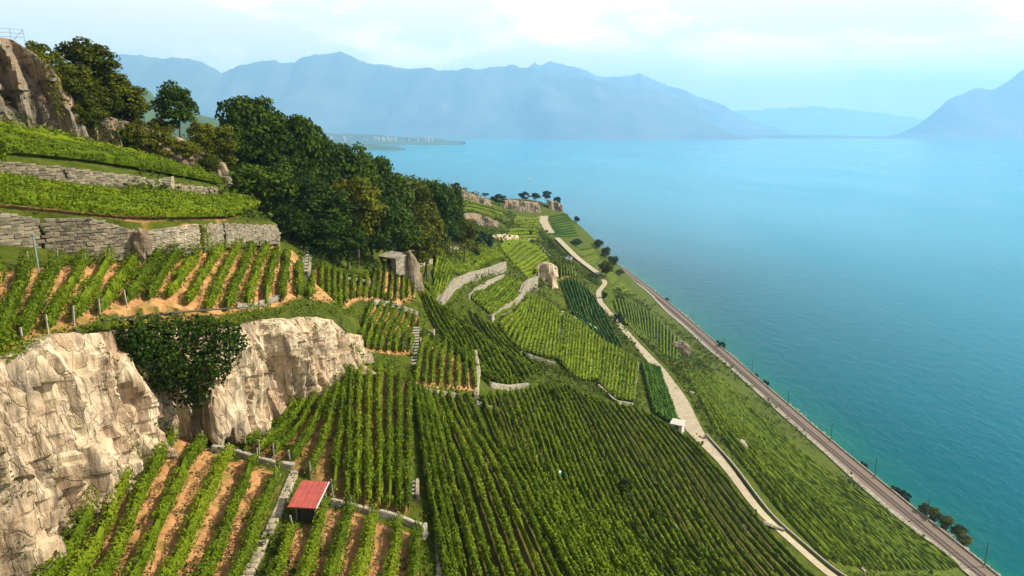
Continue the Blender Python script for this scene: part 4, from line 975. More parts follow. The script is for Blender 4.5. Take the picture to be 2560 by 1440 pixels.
# steps
def steps(label, u0, v0, u1, v1, n, w, tread, mats=('concrete', 'pale')):
    a, b = hit(u0, v0), hit(u1, v1); dv = b - a; L = np.linalg.norm(dv[:2]); rz = math.atan2(dv[1], dv[0]) - math.pi / 2
    rise = max(dv[2], .12 * n) if dv[2] > 0 else .16 * n
    root = empty('stone_steps', a, rz); tag(root, label, 'steps')
    for k in range(n):
        f = (k + .5) / n; z = max(dv[2] * f, 0) + .25 if dv[2] > 0 else .3 + k * .02
        box('step', (0, L * f, z + .18), (w, L / n * .50, .14), M['concrete'], root, bev=.02)
    ang = math.atan2(dv[2], L)
    for s in (-1, 1):
        box('side_wall', (s * (w / 2 + .17), L / 2, dv[2] / 2 + .2), (.26, math.hypot(L, dv[2]), .75), M['masonry_pale'], root, rot=(ang, 0, 0))
    box('stair_bed', (0, L / 2, dv[2] / 2 - .12), (w, math.hypot(L, dv[2]), .5), M['mortar'], root, rot=(ang, 0, 0))
steps('long flight of narrow stone steps climbing to the orange terrace', 1036, 922, 1042, 852, 13, 1.0, .3)
steps('short flight of four broad stone steps among the vine rows', 1028, 1252, 1030, 1212, 4, .62, .3)
steps('small steps let into the upper terrace wall', 412, 486, 418, 452, 8, 1.0, .3)
steps('narrow broken steps between the terrace corner and the dark forest', 762, 690, 768, 652, 7, .7, .3)
steps('tiny steps beside the dark vine rows right of the long steps', 1078, 846, 1079, 830, 5, .6, .3)
g = hit(1060, 1342); box_o = empty('upright_slab', g, R(-20)); tag(box_o, 'upright concrete slab standing at the right end of the pale coping wall', 'slab')
box('slab_face', (0, 0, .45), (.25, .75, 1.1), M['concrete'], box_o, bev=.03); box('slab_foot', (0, 0, .0), (.5, .95, .2), M['concrete'], box_o, bev=.03)

# barrel
g = hit(1396, 1196); bar = empty('water_barrel', g); tag(bar, 'teal barrel at the lower end of the pale straight strip', 'barrel')
def lathe(name, prof, mat, parent, sides=14, loc=(0, 0, 0)):
    V = []; n = len(prof)
    for r_, z_ in prof:
        for k in range(sides):
            a = 2 * math.pi * k / sides; V.append((r_ * math.cos(a), r_ * math.sin(a), z_))
    F = [(i * sides + k, i * sides + (k + 1) % sides, (i + 1) * sides + (k + 1) % sides, (i + 1) * sides + k) for i in range(n - 1) for k in range(sides)]
    o = link(name, np_mesh(name, np.array(V), F, mat, True), parent); o.location = loc; return o
lathe('body', [(0.001, 0), (.30, 0), (.33, .1), (.36, .35), (.36, .6), (.33, .88), (.31, .92)], M['teal'], bar)
lathe('lid', [(.33, .90), (.34, .96), (.1, 1.0), (.001, 1.0)], M['white'], bar)

# grey posts
def post(label, u, vb, vt, r=.05, mat='galv', cap=True):
    g = hit(u, vb); t = g[1] / ray(u, vb)[1]; top = P(u, vt, t); h = top[2] - g[2]
    o = empty('post', g); tag(o, label, 'post'); tube('shaft', [(0, 0, -.3), (0, 0, h)], r, M[mat], o, 8)
    if cap: box('cap', (0, 0, h + .03), (r * 3.2, r * 3.2, .10), M[mat], o, bev=.01)
post('tall thin grey-green post in front of the left end of the long wall', 98, 685, 585, .07)
post('thin dark post standing against the long wall right of the pale section', 556, 612, 560, .05, 'dark_wood')

# railing on the upper cliff
ra = P(-40, 98, 80.5); rb = P(62, 104, 81.5)
rail = empty('railing', (ra + rb) / 2); tag(rail, 'thin metal railing on top of the upper cliff in the top left corner', 'railing')
rc_ = np.array(rail.location)
hgt = 1.35
for k in range(4):
    f = k / 3; q = ra * (1 - f) + rb * f - rc_; tube('post', [q + [0, 0, -.5], q + [0, 0, hgt]], .028, M['galv'], rail)
for zz in (.45, .9, hgt): tube('rail', [ra - rc_ + [0, 0, zz], rb - rc_ + [0, 0, zz]], .022, M['galv'], rail)
tube('brace', [rb - rc_ + [0, 0, hgt], rb - rc_ + [-1.3, -.1, .1]], .02, M['galv'], rail)

# catenary masts
def mast(px, py, hgt, both, first=[None]):
    base = (px, py, 3.6)
    if first[0] is None:
        r = empty('catenary_mast', base)
        tube('pole', [(0, 0, 0), (0, 0, 8.2)], .16, M['mast'], r, 8, .10)
        tube('arm', [(0, 0, 7.0), (-3.4, 0, 7.6)], .06, M['mast'], r); tube('arm', [(0, 0, 5.9), (-3.2, 0, 6.0)], .05, M['mast'], r)
        lathe('insulator', [(.02, 0), (.12, .05), (.06, .1), (.12, .15), (.02, .2)], M['dark_wood'], r, 8, (-.5, 0, 5.85))
        box('foot', (0, 0, .1), (.6, .6, .5), M['concrete'], r); first[0] = r; return r
    s = first[0]; r = s.copy(); COL.objects.link(r); r.location = base
    for ch in list(s.children):
        c = ch.copy(); COL.objects.link(c); c.parent = r
    return r
names = ['catenary mast in front of the shore trees in the bottom right', 'catenary mast beside the long dark shore hedge', 'catenary mast above the bare middle of the railway', 'catenary mast over the water left of the middle of the railway bend']
for k, (u, v) in enumerate([(2512, 1418), (2352, 1302), (2184, 1196), (2064, 1105), (1967, 1015), (1870, 938), (1790, 878), (1700, 810), (1645, 762), (1592, 700)]):
    q = Pz(u, v, 3.6); y = q[1]
    o = mast(rail_x(y) + 5.2, y, 8, False)
    lb = ['first', 'second', 'third', 'fourth', 'fifth', 'sixth', 'seventh', 'eighth', 'ninth', 'tenth'][k]
    tag(o, f'{lb} catenary mast along the railway, counted from the bottom right corner', 'mast', 'catenary masts on the lake side of the railway')

for off_, lb in ((-2.6, 'contact wire hanging above the railway track nearer the hill'), (1.6, 'contact wire hanging above the railway track nearer the lake')):
    yv = np.arange(60, 640, 10.0); tag(tube('contact_wire', np.stack([rail_x(yv) + off_, yv, np.full(len(yv), 9.3)], 1), .022, M['mast'], None, 4), lb, 'wire')

# ------------------------------------------------------------------ trees
def crown_mesh(seed, rx, ry_, rz_, nclump, per, leaf, mat, droop=0.0, clump_r=(.20, .34), flat=.0):
    r = np.random.default_rng(seed); global rng
    C = []; Nn = []
    cl = []
    for i in range(nclump):
        d = r.normal(0, 1, 3); d /= np.linalg.norm(d); rad = r.uniform(.35, .95) ** .6
        p = d * rad * np.array([rx, ry_, rz_]) * .8; p[2] = abs(p[2]) * (1 if r.random() < .62 else -1) * (1 if p[2] > 0 else 1)
        cr_ = r.uniform(*clump_r) * (rx + rz_) / 2
        n = int(per * (cr_ / (.27 * (rx + rz_) / 2)) ** 2)
        q = r.normal(0, 1, (n, 3)); q /= np.linalg.norm(q, axis=1)[:, None]; q[:, 2] = np.where(q[:, 2] < -.45, -q[:, 2], q[:, 2])
        rr = cr_ * r.uniform(.72, 1.12, n) * (1 + .25 * vnoise(q[:, 0] * 2.5 + i, q[:, 1] * 2.5, q[:, 2] * 2.5, seed))
        C.append(p + q * rr[:, None] * np.array([1, 1, .8])); Nn.append(q)
    C = np.concatenate(C); Nn = np.concatenate(Nn); Nn[:, 2] += .25
    sv = rng; rng = r; V, F = leaf_cloud(C, Nn, leaf, .6); rng = sv
    V[:, 2] -= V[:, 2].min()
    return np_mesh('crown', V, F, M[mat]), V[:, 2].max()
def trunk_mesh(seed, h, r0, spread):
    r = np.random.default_rng(seed); V = []; F = []
    def limb(p0, p1, a, b, n=5, s=6):
        base = len(V); p0 = np.array(p0, float); p1 = np.array(p1, float); bend = r.normal(0, .06, 3) * np.linalg.norm(p1 - p0)
        for i in range(n):
            f = i / (n - 1); c = p0 * (1 - f) + p1 * f + bend * math.sin(math.pi * f); rr = a * (1 - f) + b * f
            t = (p1 - p0) / np.linalg.norm(p1 - p0); u = np.cross(t, [0.3, 1, .1]); u /= np.linalg.norm(u); w = np.cross(t, u)
            for k in range(s):
                q = 2 * math.pi * k / s; V.append(c + (u * math.cos(q) + w * math.sin(q)) * rr)
        for i in range(n - 1):
            for k in range(s): F.append((base + i * s + k, base + i * s + (k + 1) % s, base + (i + 1) * s + (k + 1) % s, base + (i + 1) * s + k))
    limb((0, 0, -1.5), (r.normal(0, .1) * h, r.normal(0, .05) * h, h), r0, r0 * .45)
    for k in range(6):
        a = r.uniform(0, 6.28); z = h * r.uniform(.45, .95); limb((0, 0, z), (math.cos(a) * spread, math.sin(a) * spread, z + spread * r.uniform(.5, 1.1)), r0 * .4, r0 * .12, 4, 5)
    return np_mesh('trunk', np.array(V), F, M['bark'], True)
PROTO = {}
def proto(key, seed, mat, rx, rz, nclump, per, leaf, th, r0):
    cm_, ch = crown_mesh(seed, rx, rx * .95, rz, nclump, per, leaf, mat); PROTO[key] = (cm_, ch, trunk_mesh(seed, th + rz * .6, r0, rx * .5), th)
for i in range(3):
    proto(('forest', i), 100 + i, 'tree', 4.2, 5.6, 44, 190, .42, 2.0, .28)
    proto(('olive', i), 120 + i, 'tree_olive', 3.6, 4.6, 38, 170, .38, 1.5, .22)
for i in range(2):
    proto(('far', i), 140 + i, 'tree_far', 3.6, 3.0, 20, 70, .75, 1.6, .25)
    proto(('bush', i), 160 + i, 'shrub', 2.0, 1.6, 24, 110, .26, .0, .08)
    proto(('dbush', i), 170 + i, 'tree_far', 2.0, 1.6, 18, 60, .45, .0, .08)
def tree(key, pos, height, width, label, cat='tree', group=None, name=None, rz=None):
    cm_, ch, tm, th = PROTO[key]; tot = ch + th
    o = empty(name or cat, pos, random.uniform(0, 6.28) if rz is None else rz); tag(o, label, cat, group)
    sz = height / tot; base_w = {'forest': 4.2, 'olive': 3.6, 'far': 3.6, 'bush': 2.0, 'dbush': 2.0}[key[0]] * 2.05; sx = width / base_w
    c = link('crown', cm_, o); c.location = (0, 0, th * sz); c.scale = (sx, sx, sz)
    t = link('trunk' if cat == 'tree' else 'stem', tm, o); t.scale = (sx * .9, sx * .9, sz)
    return o
def tree_px(key, u, vb, vt, t, wpx, label, cat='tree', group=None, name=None, ground=True):
    b = P(u, vb, t); top = P(u, vt, t); z = b[2]
    return tree(key, b, top[2] - z, wpx * t / FPX, label, cat, group, name)
# upper-left cliff-top trees
G1 = 'trees along the top of the upper cliff'
tree_px(('olive', 0), 118, 240, 105, 84, 95, 'narrow shrubby tree hanging over the upper cliff next to the railing', group=G1)
tree_px(('olive', 1), 232, 265, 98, 90, 170, 'broad olive-green tree highest on the upper cliff, touching the sky', group=G1)
tree_px(('olive', 2), 300, 330, 180, 91, 150, 'olive tree bulging over the right shoulder of the upper cliff', group=G1)
tree_px(('olive', 0), 335, 350, 230, 93, 90, 'smaller olive tree hanging lowest over the upper cliff', group=G1)
tree_px(('forest', 1), 452, 350, 200, 101, 115, 'dark wispy-topped tree standing alone between the olive trees and the forest', group=G1)
tree_px(('olive', 2), 405, 375, 290, 99, 70, 'brownish low tree left of the wispy-topped tree', group=G1)
tree_px(('olive', 1), 510, 400, 300, 104, 80, 'brownish low tree right of the wispy-topped tree', group=G1)
tree_px(('olive', 0), 560, 450, 310, 107, 95, 'brown-green tree at the left edge of the dark forest', group=G1)
tree_px(('olive', 1), 195, 300, 150, 84, 110, 'olive tree hanging in front of the upper cliff below the broad tree', group=G1)
tree_px(('olive', 2), 262, 330, 215, 87, 100, 'olive tree hanging low in front of the shaded cleft', group=G1)
for u_, vb_, vt_, t_, w_, lb_ in [(222, 345, 245, 85.5, 75, 'small olive tree rooted halfway down the upper cliff under the broad tree'), (345, 392, 305, 90.5, 70, 'small olive tree rooted at the middle of the upper cliff face'), (405, 405, 325, 92.5, 75, 'scrubby tree on the cliff face below the wispy-topped tree'), (470, 415, 350, 95, 70, 'scrubby tree on the lower right of the upper cliff'), (530, 450, 380, 101, 60, 'scrubby tree where the upper cliff runs into the forest')]:
    tree_px(('olive', int(u_) % 3), u_, vb_, vt_, t_ - 1.5, w_, lb_, group=G1)
tree_px(('bush', 0), 130, 330, 200, 82.5, 45, 'ivy-like bush clinging to the upper cliff face', 'bush')
tree_px(('bush', 1), 300, 380, 310, 90, 40, 'dark bush in the shaded recess of the upper cliff', 'bush')
# forest
FT = [(640, 500, 238, 116, 150, 'forest', 0), (700, 540, 285, 118, 150, 'forest', 1), (750, 560, 275, 122, 130, 'forest', 2), (600, 520, 270, 112, 90, 'forest', 1), (660, 580, 400, 108, 170, 'forest', 2),
      (790, 580, 330, 126, 140, 'forest', 0), (840, 600, 345, 132, 140, 'forest', 2), (740, 600, 420, 112, 160, 'forest', 0), (820, 620, 440, 116, 160, 'forest', 1), (900, 620, 352, 138, 140, 'forest', 1),
      (890, 640, 430, 122, 150, 'olive', 1), (950, 630, 385, 144, 130, 'forest', 0), (940, 650, 480, 128, 130, 'forest', 2), (985, 640, 425, 150, 110, 'forest', 2), (1000, 655, 500, 142, 110, 'forest', 1), (1035, 640, 450, 160, 110, 'olive', 0),
      (1060, 655, 500, 152, 110, 'olive', 2), (1085, 640, 448, 168, 90, 'forest', 0), (1115, 625, 452, 180, 70, 'forest', 1), (1130, 610, 460, 195, 60, 'forest', 2), (1068, 668, 560, 146, 80, 'olive', 1), (800, 640, 540, 110, 120, 'forest', 2), (870, 655, 560, 116, 110, 'forest', 0), (720, 600, 500, 106, 120, 'forest', 1),
      (1160, 625, 545, 200, 70, 'olive', 0), (1210, 625, 575, 235, 50, 'dbush', 0)]
LB = ['tallest dark tree at the left top of the forest', 'dark tree just right of the tallest forest tree', 'dark tree on the forest skyline above the black gap', 'narrow dark tree at the left flank of the forest', 'shaded tree filling the lower left of the forest', 'dark tree at the first dip of the forest skyline', 'dark tree in the middle of the forest skyline', 'shaded tree in the black heart of the forest', 'dark tree in the lower middle of the forest',
      'bright-topped tree on the falling forest skyline over the lake', 'brown-green tree in the middle of the forest front', 'dark tree where the forest skyline drops towards the lake', 'dark tree in the forest front above the stone shelter', 'dark tree at the step in the skyline near the far shore', 'dark tree directly behind the stone shelter', 'olive-brown tree on the low right skyline of the forest', 'olive-brown tree in front of the low right forest skyline', 'dark green tree near the right end of the forest', 'dark green tree second from the right end of the forest', 'dark green tree at the right end of the forest before the crag', 'olive tree at the foot of the forest right of the stone shelter', 'shaded low tree above the terrace at the forest foot', 'shaded low tree in the shadow left of the stone shelter', 'shaded tree touching the right end of the long wall',
      'scrubby tree between the forest and the broken crag', 'dark scrub below the broken grey crag']
for q, lb in zip(FT, LB):
    tree_px((q[5], q[6]), q[0], q[1] + 15, q[2], q[3], q[4] * 1.15, lb, group='trees of the dark forest')
# far trees and bushes
FAR = [(1248, 515, 484, 420, 52, 'round grey-green bush on the far ridge between the crags'), (1312, 504, 478, 500, 34, 'leftmost far pine on the ridge over the lake'), (1340, 504, 480, 505, 30, 'second far pine from the left on the ridge'), (1368, 503, 476, 510, 34, 'third far pine from the left, the tallest of the row'),
       (1393, 520, 490, 515, 22, 'rightmost far pine at the cliff end over the lake'), (1448, 556, 538, 560, 18, 'lone dark round bush on the far green shoulder'), (1213, 492, 482, 380, 24, 'tiny dark bush on the pale far crag'), (1142, 470, 455, 345, 18, 'tiny tree at the left tip of the pale far crag')]
for u, vb, vt, t, w, lb in FAR:
    if 'lone' in lb:
        g = hit(u - 6, vb + 6); t = g[1] / ray(u - 6, vb + 6)[1] if g[1] < 800 else t; u -= 6; vb += 6
    tree_px(('far', random.randint(0, 1)), u, vb, vt, t, w, lb, 'tree' if 'pine' in lb or 'tree' in lb else 'bush')
k_ = 0
for u, vb, vt, w, lb in [(1495, 625, 590, 36, 'dark shore tree highest on the far right edge of the spur'), (1515, 650, 605, 34, 'dark shore tree below the first one on the spur edge'), (1532, 668, 630, 34, 'dark shore tree just above where the railway appears'), (1515, 690, 640, 50, 'broad dark tree left of where the railway appears'), (1440, 615, 590, 40, 'dark scrub under the small pale crag'), (1550, 690, 665, 30, 'dark shrub beside the start of the railway')]:
    g = hit(u, vb); t = g[1] / ray(u, vb)[1]
    if t > 800: t = 640
    tree_px(('olive' if k_ % 2 else 'forest', k_ % 3), u, vb, vt + (vb - vt) * .22, t, w * .85, lb); k_ += 1
for u, vb, vt, w, lb in [(1543, 808, 780, 28, 'dark round bush at the pale road near its dark gap'), (1512, 745, 728, 16, 'small bush inside the pale hairpin of the road'), (1385, 1010, 965, 40, 'dark bush on the big slope above the straight pale strip'), (1560, 1250, 1190, 70, 'big dark bush in the middle of the big slope'), (1640, 1305, 1265, 60, 'second dark bush on the big slope, lower right of the big one'), (1360, 1195, 1150, 60, 'dark bush beside the teal barrel'), (1225, 960, 925, 60, 'dark bush right of the orange terrace wall'), (1330, 778, 765, 16, 'tiny dark bush below the rock tower'), (870, 1262, 1238, 26, 'small shrub with a bluish tint right of the red-roofed hut'), (1100, 1205, 1160, 50, 'shrub beside the thin dark coping'), (640, 840, 805, 40, 'dry bush on top of the warm fluted outcrop'), (1185, 640, 600, 40, 'dark bush under the broken grey crag'), (1325, 588, 575, 12, 'tiny dark bush among the far terraces')]:
    g = hit(u, vb); t = g[1] / ray(u, vb)[1]; tree_px(('bush' if t < 130 else 'dbush', random.randint(0, 1)), u, vb, vt, t, w, lb, 'bush')
k = 0
for u, v, w, h_ in [(1717, 815, 2, 2), (1770, 862, 3, 3), (1800, 872, 5, 5), (1880, 945, 3.5, 2.5), (1905, 965, 4.5, 3), (2150, 1170, 4, 2.4), (2240, 1235, 5, 2.6), (2262, 1248, 5, 3), (2310, 1290, 4.5, 5), (2335, 1305, 5, 5), (2365, 1325, 5.5, 5), (2395, 1345, 5.5, 4.8), (2410, 1362, 5, 3.6), (2225, 1228, 4, 2.0), (1648, 755, 3, 4)]:
    q = Pz(u, v, 2.0); y = q[1]; x = max(q[0], rail_x(y) + 7.4)
    key = ('dbush', k % 2) if k not in (8, 9, 10, 11, 12) else ('olive', k % 3)
    ll = ['tiny', 'small', 'round dark', 'low', 'flat dark', 'low brownish', 'brownish', 'dark brownish', 'tall leafy', 'broad leafy', 'rounded leafy', 'large rounded', 'sloping', 'scrubby', 'distant'][k]
    near = ['far up the railway', 'beside the far railway above the round dark bush', 'standing out over the water beside the railway', 'at the lake edge halfway along the railway', 'spreading over the water halfway along the railway', 'in the bare verge near the bottom right', 'just up the line from the shore hedge', 'touching the upper end of the shore hedge', 'first of the shore hedge by the mast', 'second in the shore hedge', 'third in the shore hedge', 'fourth in the shore hedge', 'last of the shore hedge', 'up the line before the brownish ones', 'beside the far masts'][k]
    tree(key, (x, y, 1.2), h_ + .8, w, f'{ll} shore bush {near}', 'bush', 'bushes on the lake edge of the railway'); k += 1

# big dark shrub in the alcove of the cliff and other hanging greenery
def shrub_px(label, blobs, per, leaf, mat, name='hanging_shrub', cat='shrub', dt=0.0):
    C = []; Nn = []
    for u, v, t, r_, sz in blobs:
        c = P(u, v, t + dt); n = int(per * r_ * r_); q = rng.normal(0, 1, (n, 3)); q /= np.linalg.norm(q, axis=1)[:, None]
        rr = r_ * rng.uniform(.78, 1.08, n) * (1 + .38 * vnoise(q[:, 0] * 3 + u, q[:, 1] * 3, q[:, 2] * 3, 3)); C.append(c + q * rr[:, None] * np.array([1, 1, sz])); Nn.append(q + [0, 0, .3])
    C = np.concatenate(C); Nn = np.concatenate(Nn); V, F = leaf_cloud(C, Nn, leaf); c0 = C.mean(0)
    o = empty(name, c0); tag(o, label, cat); link('leaves', np_mesh('leaves', V - c0, F, M[mat]), o)
    a = P(*blobs[0][:3]) - c0; b = P(*blobs[-1][:3]) - c0; tube('stem', [a, (a + b) / 2 + [0, .4, 0], b], .12, M['bark'], o, 6, .05)
    return o
shrub_px('big dark shrub hanging in the cliff alcove between the two pale rock faces',
         [(330, 835, 55, 1.3, .8), (385, 850, 56, 1.5, .8), (440, 850, 57, 1.6, .8), (500, 850, 57.5, 1.6, .8), (560, 865, 57, 1.3, .8), (400, 905, 56, 1.5, .9), (460, 910, 56.5, 1.7, .9), (520, 905, 56.5, 1.5, .9), (440, 950, 56.5, 1.2, .9), (490, 955, 57, 1.2, 1), (480, 985, 57.5, .8, 1), (370, 870, 55.5, 1.3, .9), (350, 815, 55, 1.2, .7), (420, 815, 57, 1.3, .7), (500, 815, 58, 1.3, .7), (570, 825, 58, 1.1, .7), (590, 860, 57, .8, .8), (320, 850, 54.5, 1.1, .9), (345, 880, 55, 1.2, .9), (395, 960, 56, .8, 1.2), (455, 985, 57, .8, 1.2), (505, 985, 57.5, .7, 1.3), (480, 1010, 57.5, .5, 1.4), (335, 925, 55, .7, 1.2), (550, 935, 57, .7, 1.2), (560, 895, 56.5, 1.1, .9), (585, 840, 57.5, .9, .8), (420, 930, 56, 1.2, 1)], 260, .24, 'tree', dt=-5.0)
shrub_px('leafy fringe along the lip of the tall pale cliff at the left edge', [(-20, 905, 38.5, .9, .7), (15, 880, 39, .9, .7), (40, 868, 40, .8, .7), (70, 858, 41, .7, .7), (0, 850, 40, 1.0, .7), (110, 845, 43, .6, .7), (150, 830, 44.5, .5, .6)], 240, .19, 'vine')
shrub_px('leafy vine fringe above the big dark hanging shrub', [(u, v, t, .65, .7) for u, v, t in [(255, 800, 47.2), (290, 803, 48.3), (325, 805, 49.3), (360, 803, 50.5), (395, 803, 51.8), (430, 803, 53), (465, 800, 54.2), (500, 800, 55.2), (535, 797, 56.5), (570, 793, 57.5), (600, 788, 58.5), (630, 775, 61), (660, 765, 64)]], 230, .18, 'vine')
shrub_px('dull green bush on the lip of the tall pale cliff', [(185, 825, 45.5, .55, 1.2), (190, 845, 45.3, .45, 1)], 300, .16, 'shrub')
shrub_px('ivy strip hanging down the long wall right of its pale section', [(510, 568, 67.5, .5, .9), (515, 585, 67.6, .55, .9), (512, 603, 67.6, .6, .9), (518, 618, 67.4, .6, .7)], 260, .18, 'vine')
shrub_px('leafy hedge along the foot of the long wall', [(u, v, t, .85, .8) for u, v, t in [(-20, 668, 53.5), (30, 665, 54), (60, 672, 54), (150, 655, 56), (190, 655, 57), (235, 655, 57.5), (280, 660, 58), (330, 665, 59), (400, 650, 62), (440, 640, 63.5), (480, 625, 65), (520, 618, 67)]], 130, .2, 'vine', 'hedge', 'hedge')
shrub_px('scrub covering the bank right of the last rows above the outcrop', [(u, v, t, .8, .7) for u, v, t in [(768, 700, 90), (762, 680, 91), (885, 870, 73), (900, 880, 75)]], 120, .2, 'vine')
shrub_px('green thicket at the right end of the tall terrace above the warm fluted outcrop', [(700, 765, 70, .8, .7), (735, 760, 73, .9, .7), (775, 760, 76, .9, .7), (815, 760, 79, .9, .7), (850, 770, 80, .8, .7), (880, 780, 82, .8, .7), (870, 840, 78, .7, .8)], 110, .22, 'vine')
shrub_px('grassy scrub on the flat top of the warm fluted outcrop', [(u, v, t, .6, .6) for u, v, t in [(640, 792, 60.5), (665, 785, 63), (700, 775, 66), (745, 768, 69), (790, 768, 71), (835, 778, 72), (615, 800, 60)]], 160, .2, 'shrub')
shrub_px('shrubs growing against the uppermost curved pale wall', [(u, v, t, 1.1, .8) for u, v, t in [(1195, 692, 172), (1212, 690, 178), (1228, 682, 184), (1180, 712, 166), (1205, 702, 172), (1150, 742, 158)]], 50, .4, 'vine')
shrub_px('row of dense green shrubs between the orange terrace and the long vine rows', [(900, 895, 81, .8, .8), (930, 900, 83, .9, .8), (960, 905, 85, .9, .8), (990, 908, 87, .8, .8), (870, 905, 76, .6, .8)], 100, .24, 'vine_dark')
shrub_px('dark scrub on the terrace edge under the forest', [(u, v, t, 1.1, .8) for u, v, t in [(760, 625, 97), (800, 640, 102), (845, 650, 108), (890, 655, 114), (930, 660, 118), (790, 655, 99)]], 80, .3, 'tree')
shrub_px('large dark bush mass at the right foot of the forest', [(1120, 630, 172, 2.2, .8), (1145, 620, 180, 2.4, .8), (1175, 612, 190, 2.4, .8), (1100, 640, 165, 1.8, .8), (1205, 618, 215, 2.0, .8)], 30, .5, 'tree_olive')

shrub_px('ivy curtain running down the upper cliff below the narrow shrubby tree', [(120, 150, 81, 1.0, 1.3), (128, 185, 81.5, .9, 1.5), (138, 220, 82, .8, 1.6), (146, 255, 82, .7, 1.5), (150, 285, 82, .55, 1.3)], 170, .25, 'tree_olive', dt=-2.2)
shrub_px('dark scrub in the shaded cleft of the upper cliff', [(245, 330, 86.5, .8, 1.3), (262, 355, 87.5, .8, 1.2), (285, 345, 88.5, 1.0, 1.3), (300, 330, 89, 1.0, 1.3), (318, 350, 90, .8, 1.6), (330, 372, 90.5, .7, 1.4)], 130, .28, 'tree', dt=-2.2)
shrub_px('green scrub rooted along the foot of the upper cliff', [(u, v, t, .8, .8) for u, v, t in [(20, 292, 77), (60, 300, 77.5), (175, 338, 81), (215, 352, 83), (250, 365, 85), (360, 392, 90), (430, 408, 93), (485, 425, 97)]], 100, .26, 'shrub', dt=-1.5)
shrub_px('scrub draping over the sloping rim of the upper cliff towards the forest', [(u, v, t, .9, .9) for u, v, t in [(355, 318, 89.5), (385, 335, 91), (415, 345, 93), (440, 362, 94.5), (470, 362, 96), (500, 395, 98.5), (530, 415, 101), (545, 440, 103)]], 90, .28, 'tree_olive')
shrub_px('brownish scrub spilling over the right end of the upper cliff', [(u, v, t, 1.1, .9) for u, v, t in [(380, 325, 94), (420, 335, 96), (465, 350, 98.5), (490, 375, 100), (525, 400, 103), (550, 420, 105), (515, 380, 102)]], 80, .3, 'tree_olive')
def scatter_tufts():
    """weeds and scrub on every piece of ground that is neither vineyard, road nor railway"""
    V = []; F = []; off = 0
    n = 60000; 
    dd = rng.uniform(0, 1, n) ** .5; az = rng.uniform(-.72, .62, n); dist = 28 + dd ** 1.6 * 380
    x = np.sin(az) * dist; y = np.cos(az) * dist
    bad = np.zeros(n, bool)
    for poly, s_ in SOILS: bad |= inside(poly, x, y) & (rng.uniform(0, 1, n) > (.18 if s_ in ('orange', 'mixed') else .03))
    bad |= seg_dist(x, y, ROADS)[0] < 3.4; bad |= seg_dist(x, y, road2)[0] < 4.5; bad |= (x - rail_x(y)) > -7.5
    bad |= fbm(x * .06, y * .06, seed=77) < -.18; bad |= ((x - rail_x(y)) > -40) & (rng.uniform(0, 1, n) < .75)
    x, y, dist = x[~bad], y[~bad], dist[~bad]; z = zat(x, y)
    sl = np.abs(zat(x + .6, y) - z) + np.abs(zat(x, y + .6) - z); k = sl < 1.1; x, y, z, dist = x[k], y[k], z[k], dist[k]
    m = 11; sc = (.14 + .0020 * dist) * rng.uniform(.6, 1.5, len(x)); big = fbm(x * .15, y * .15, seed=5) > .25
    sc = np.where(big, sc * 2.0, sc)
    C = np.repeat(np.stack([x, y, z], 1), m, 0) + rng.normal(0, 1, (len(x) * m, 3)) * np.repeat(sc, m)[:, None] * [1, 1, .5] + np.array([0, 0, 1]) * np.repeat(sc, m)[:, None] * .5
    Nn = rng.normal(0, 1, C.shape); Nn[:, 2] = np.abs(Nn[:, 2]) + .6
    V, F = leaf_cloud(C, Nn / np.linalg.norm(Nn, axis=1)[:, None], np.repeat(sc, m) * .75, .3)
    o = link('undergrowth', np_mesh('undergrowth', V, F, M['shrub'])); tag(o, 'weeds and low scrub between the vine blocks', 'undergrowth', kind='stuff')
scatter_tufts()

# boulder at the right end of the outcrop
def boulder(label, u, v, t, r_, sz, seed, mat='rock'):
    n1, n2 = 18, 12; th = np.linspace(0, 2 * math.pi, n1, endpoint=False); ph = np.linspace(0, math.pi, n2); V = []
    for p in ph:
        for a in th: V.append((math.sin(p) * math.cos(a), math.sin(p) * math.sin(a), math.cos(p)))
    V = np.array(V); rr = r_ * (1 + .42 * fbm(V[:, 0] * 1.6 + seed, V[:, 1] * 1.6, V[:, 2] * 1.6, seed=seed) + .16 * (cellf((V[:, 0] + V[:, 2]) * 2.2 + seed, V[:, 1] * 2.2, seed) - .5)); V = V * rr[:, None] * np.array([1, 1, sz])
    F = [(i * n1 + k, (i + 1) * n1 + k, (i + 1) * n1 + (k + 1) % n1, i * n1 + (k + 1) % n1) for i in range(n2 - 1) for k in range(n1)]
    o = link('boulder', np_mesh('boulder', V, F, M[mat])); o.location = P(u, v, t) if t < 100 else hit(u, v); tag(o, label, 'boulder'); return o
boulder('pale pointed boulder just right of the warm fluted outcrop', 893, 905, 73.5, .5, 1.4, 3)
boulder('grey boulder in the low ledge at the left foot of the fluted outcrop', 548, 1040, 55.5, 1.1, 2.3, 9)
boulder('brown rock pillar leaning against the left side of the fluted outcrop', 592, 1055, 57.0, 1.0, 2.2, 10)
boulder('white stones heap beside the shed-side slope above the railway', 1850, 1115, 232, 2.0, .8, 12, 'masonry_pale')
boulder('pale rock outcrop on the slope above the far railway', 1700, 880, 312, 4.0, 1.2, 14, 'rock_grey')
boulder('leaning round-topped rock pillar splitting the long retaining wall', 352, 612, 60.4, .8, 1.9, 21, 'rock_grey')

# orange bare patches, small retaining steps on the big slope
SL('soil_bank', 'bare orange soil bank beside the teal barrel', [(1335, 1132), (1365, 1142), (1392, 1160)], .9, .5, .0, 'dirt', 'soil bank', 1.5, part='soil_clod')
SL('low_wall', 'small yellowish wall fragment in the middle of the big slope', [(1500, 1240), (1530, 1250)], .6, .7, .3, 'pale', 'low wall', 1.2)

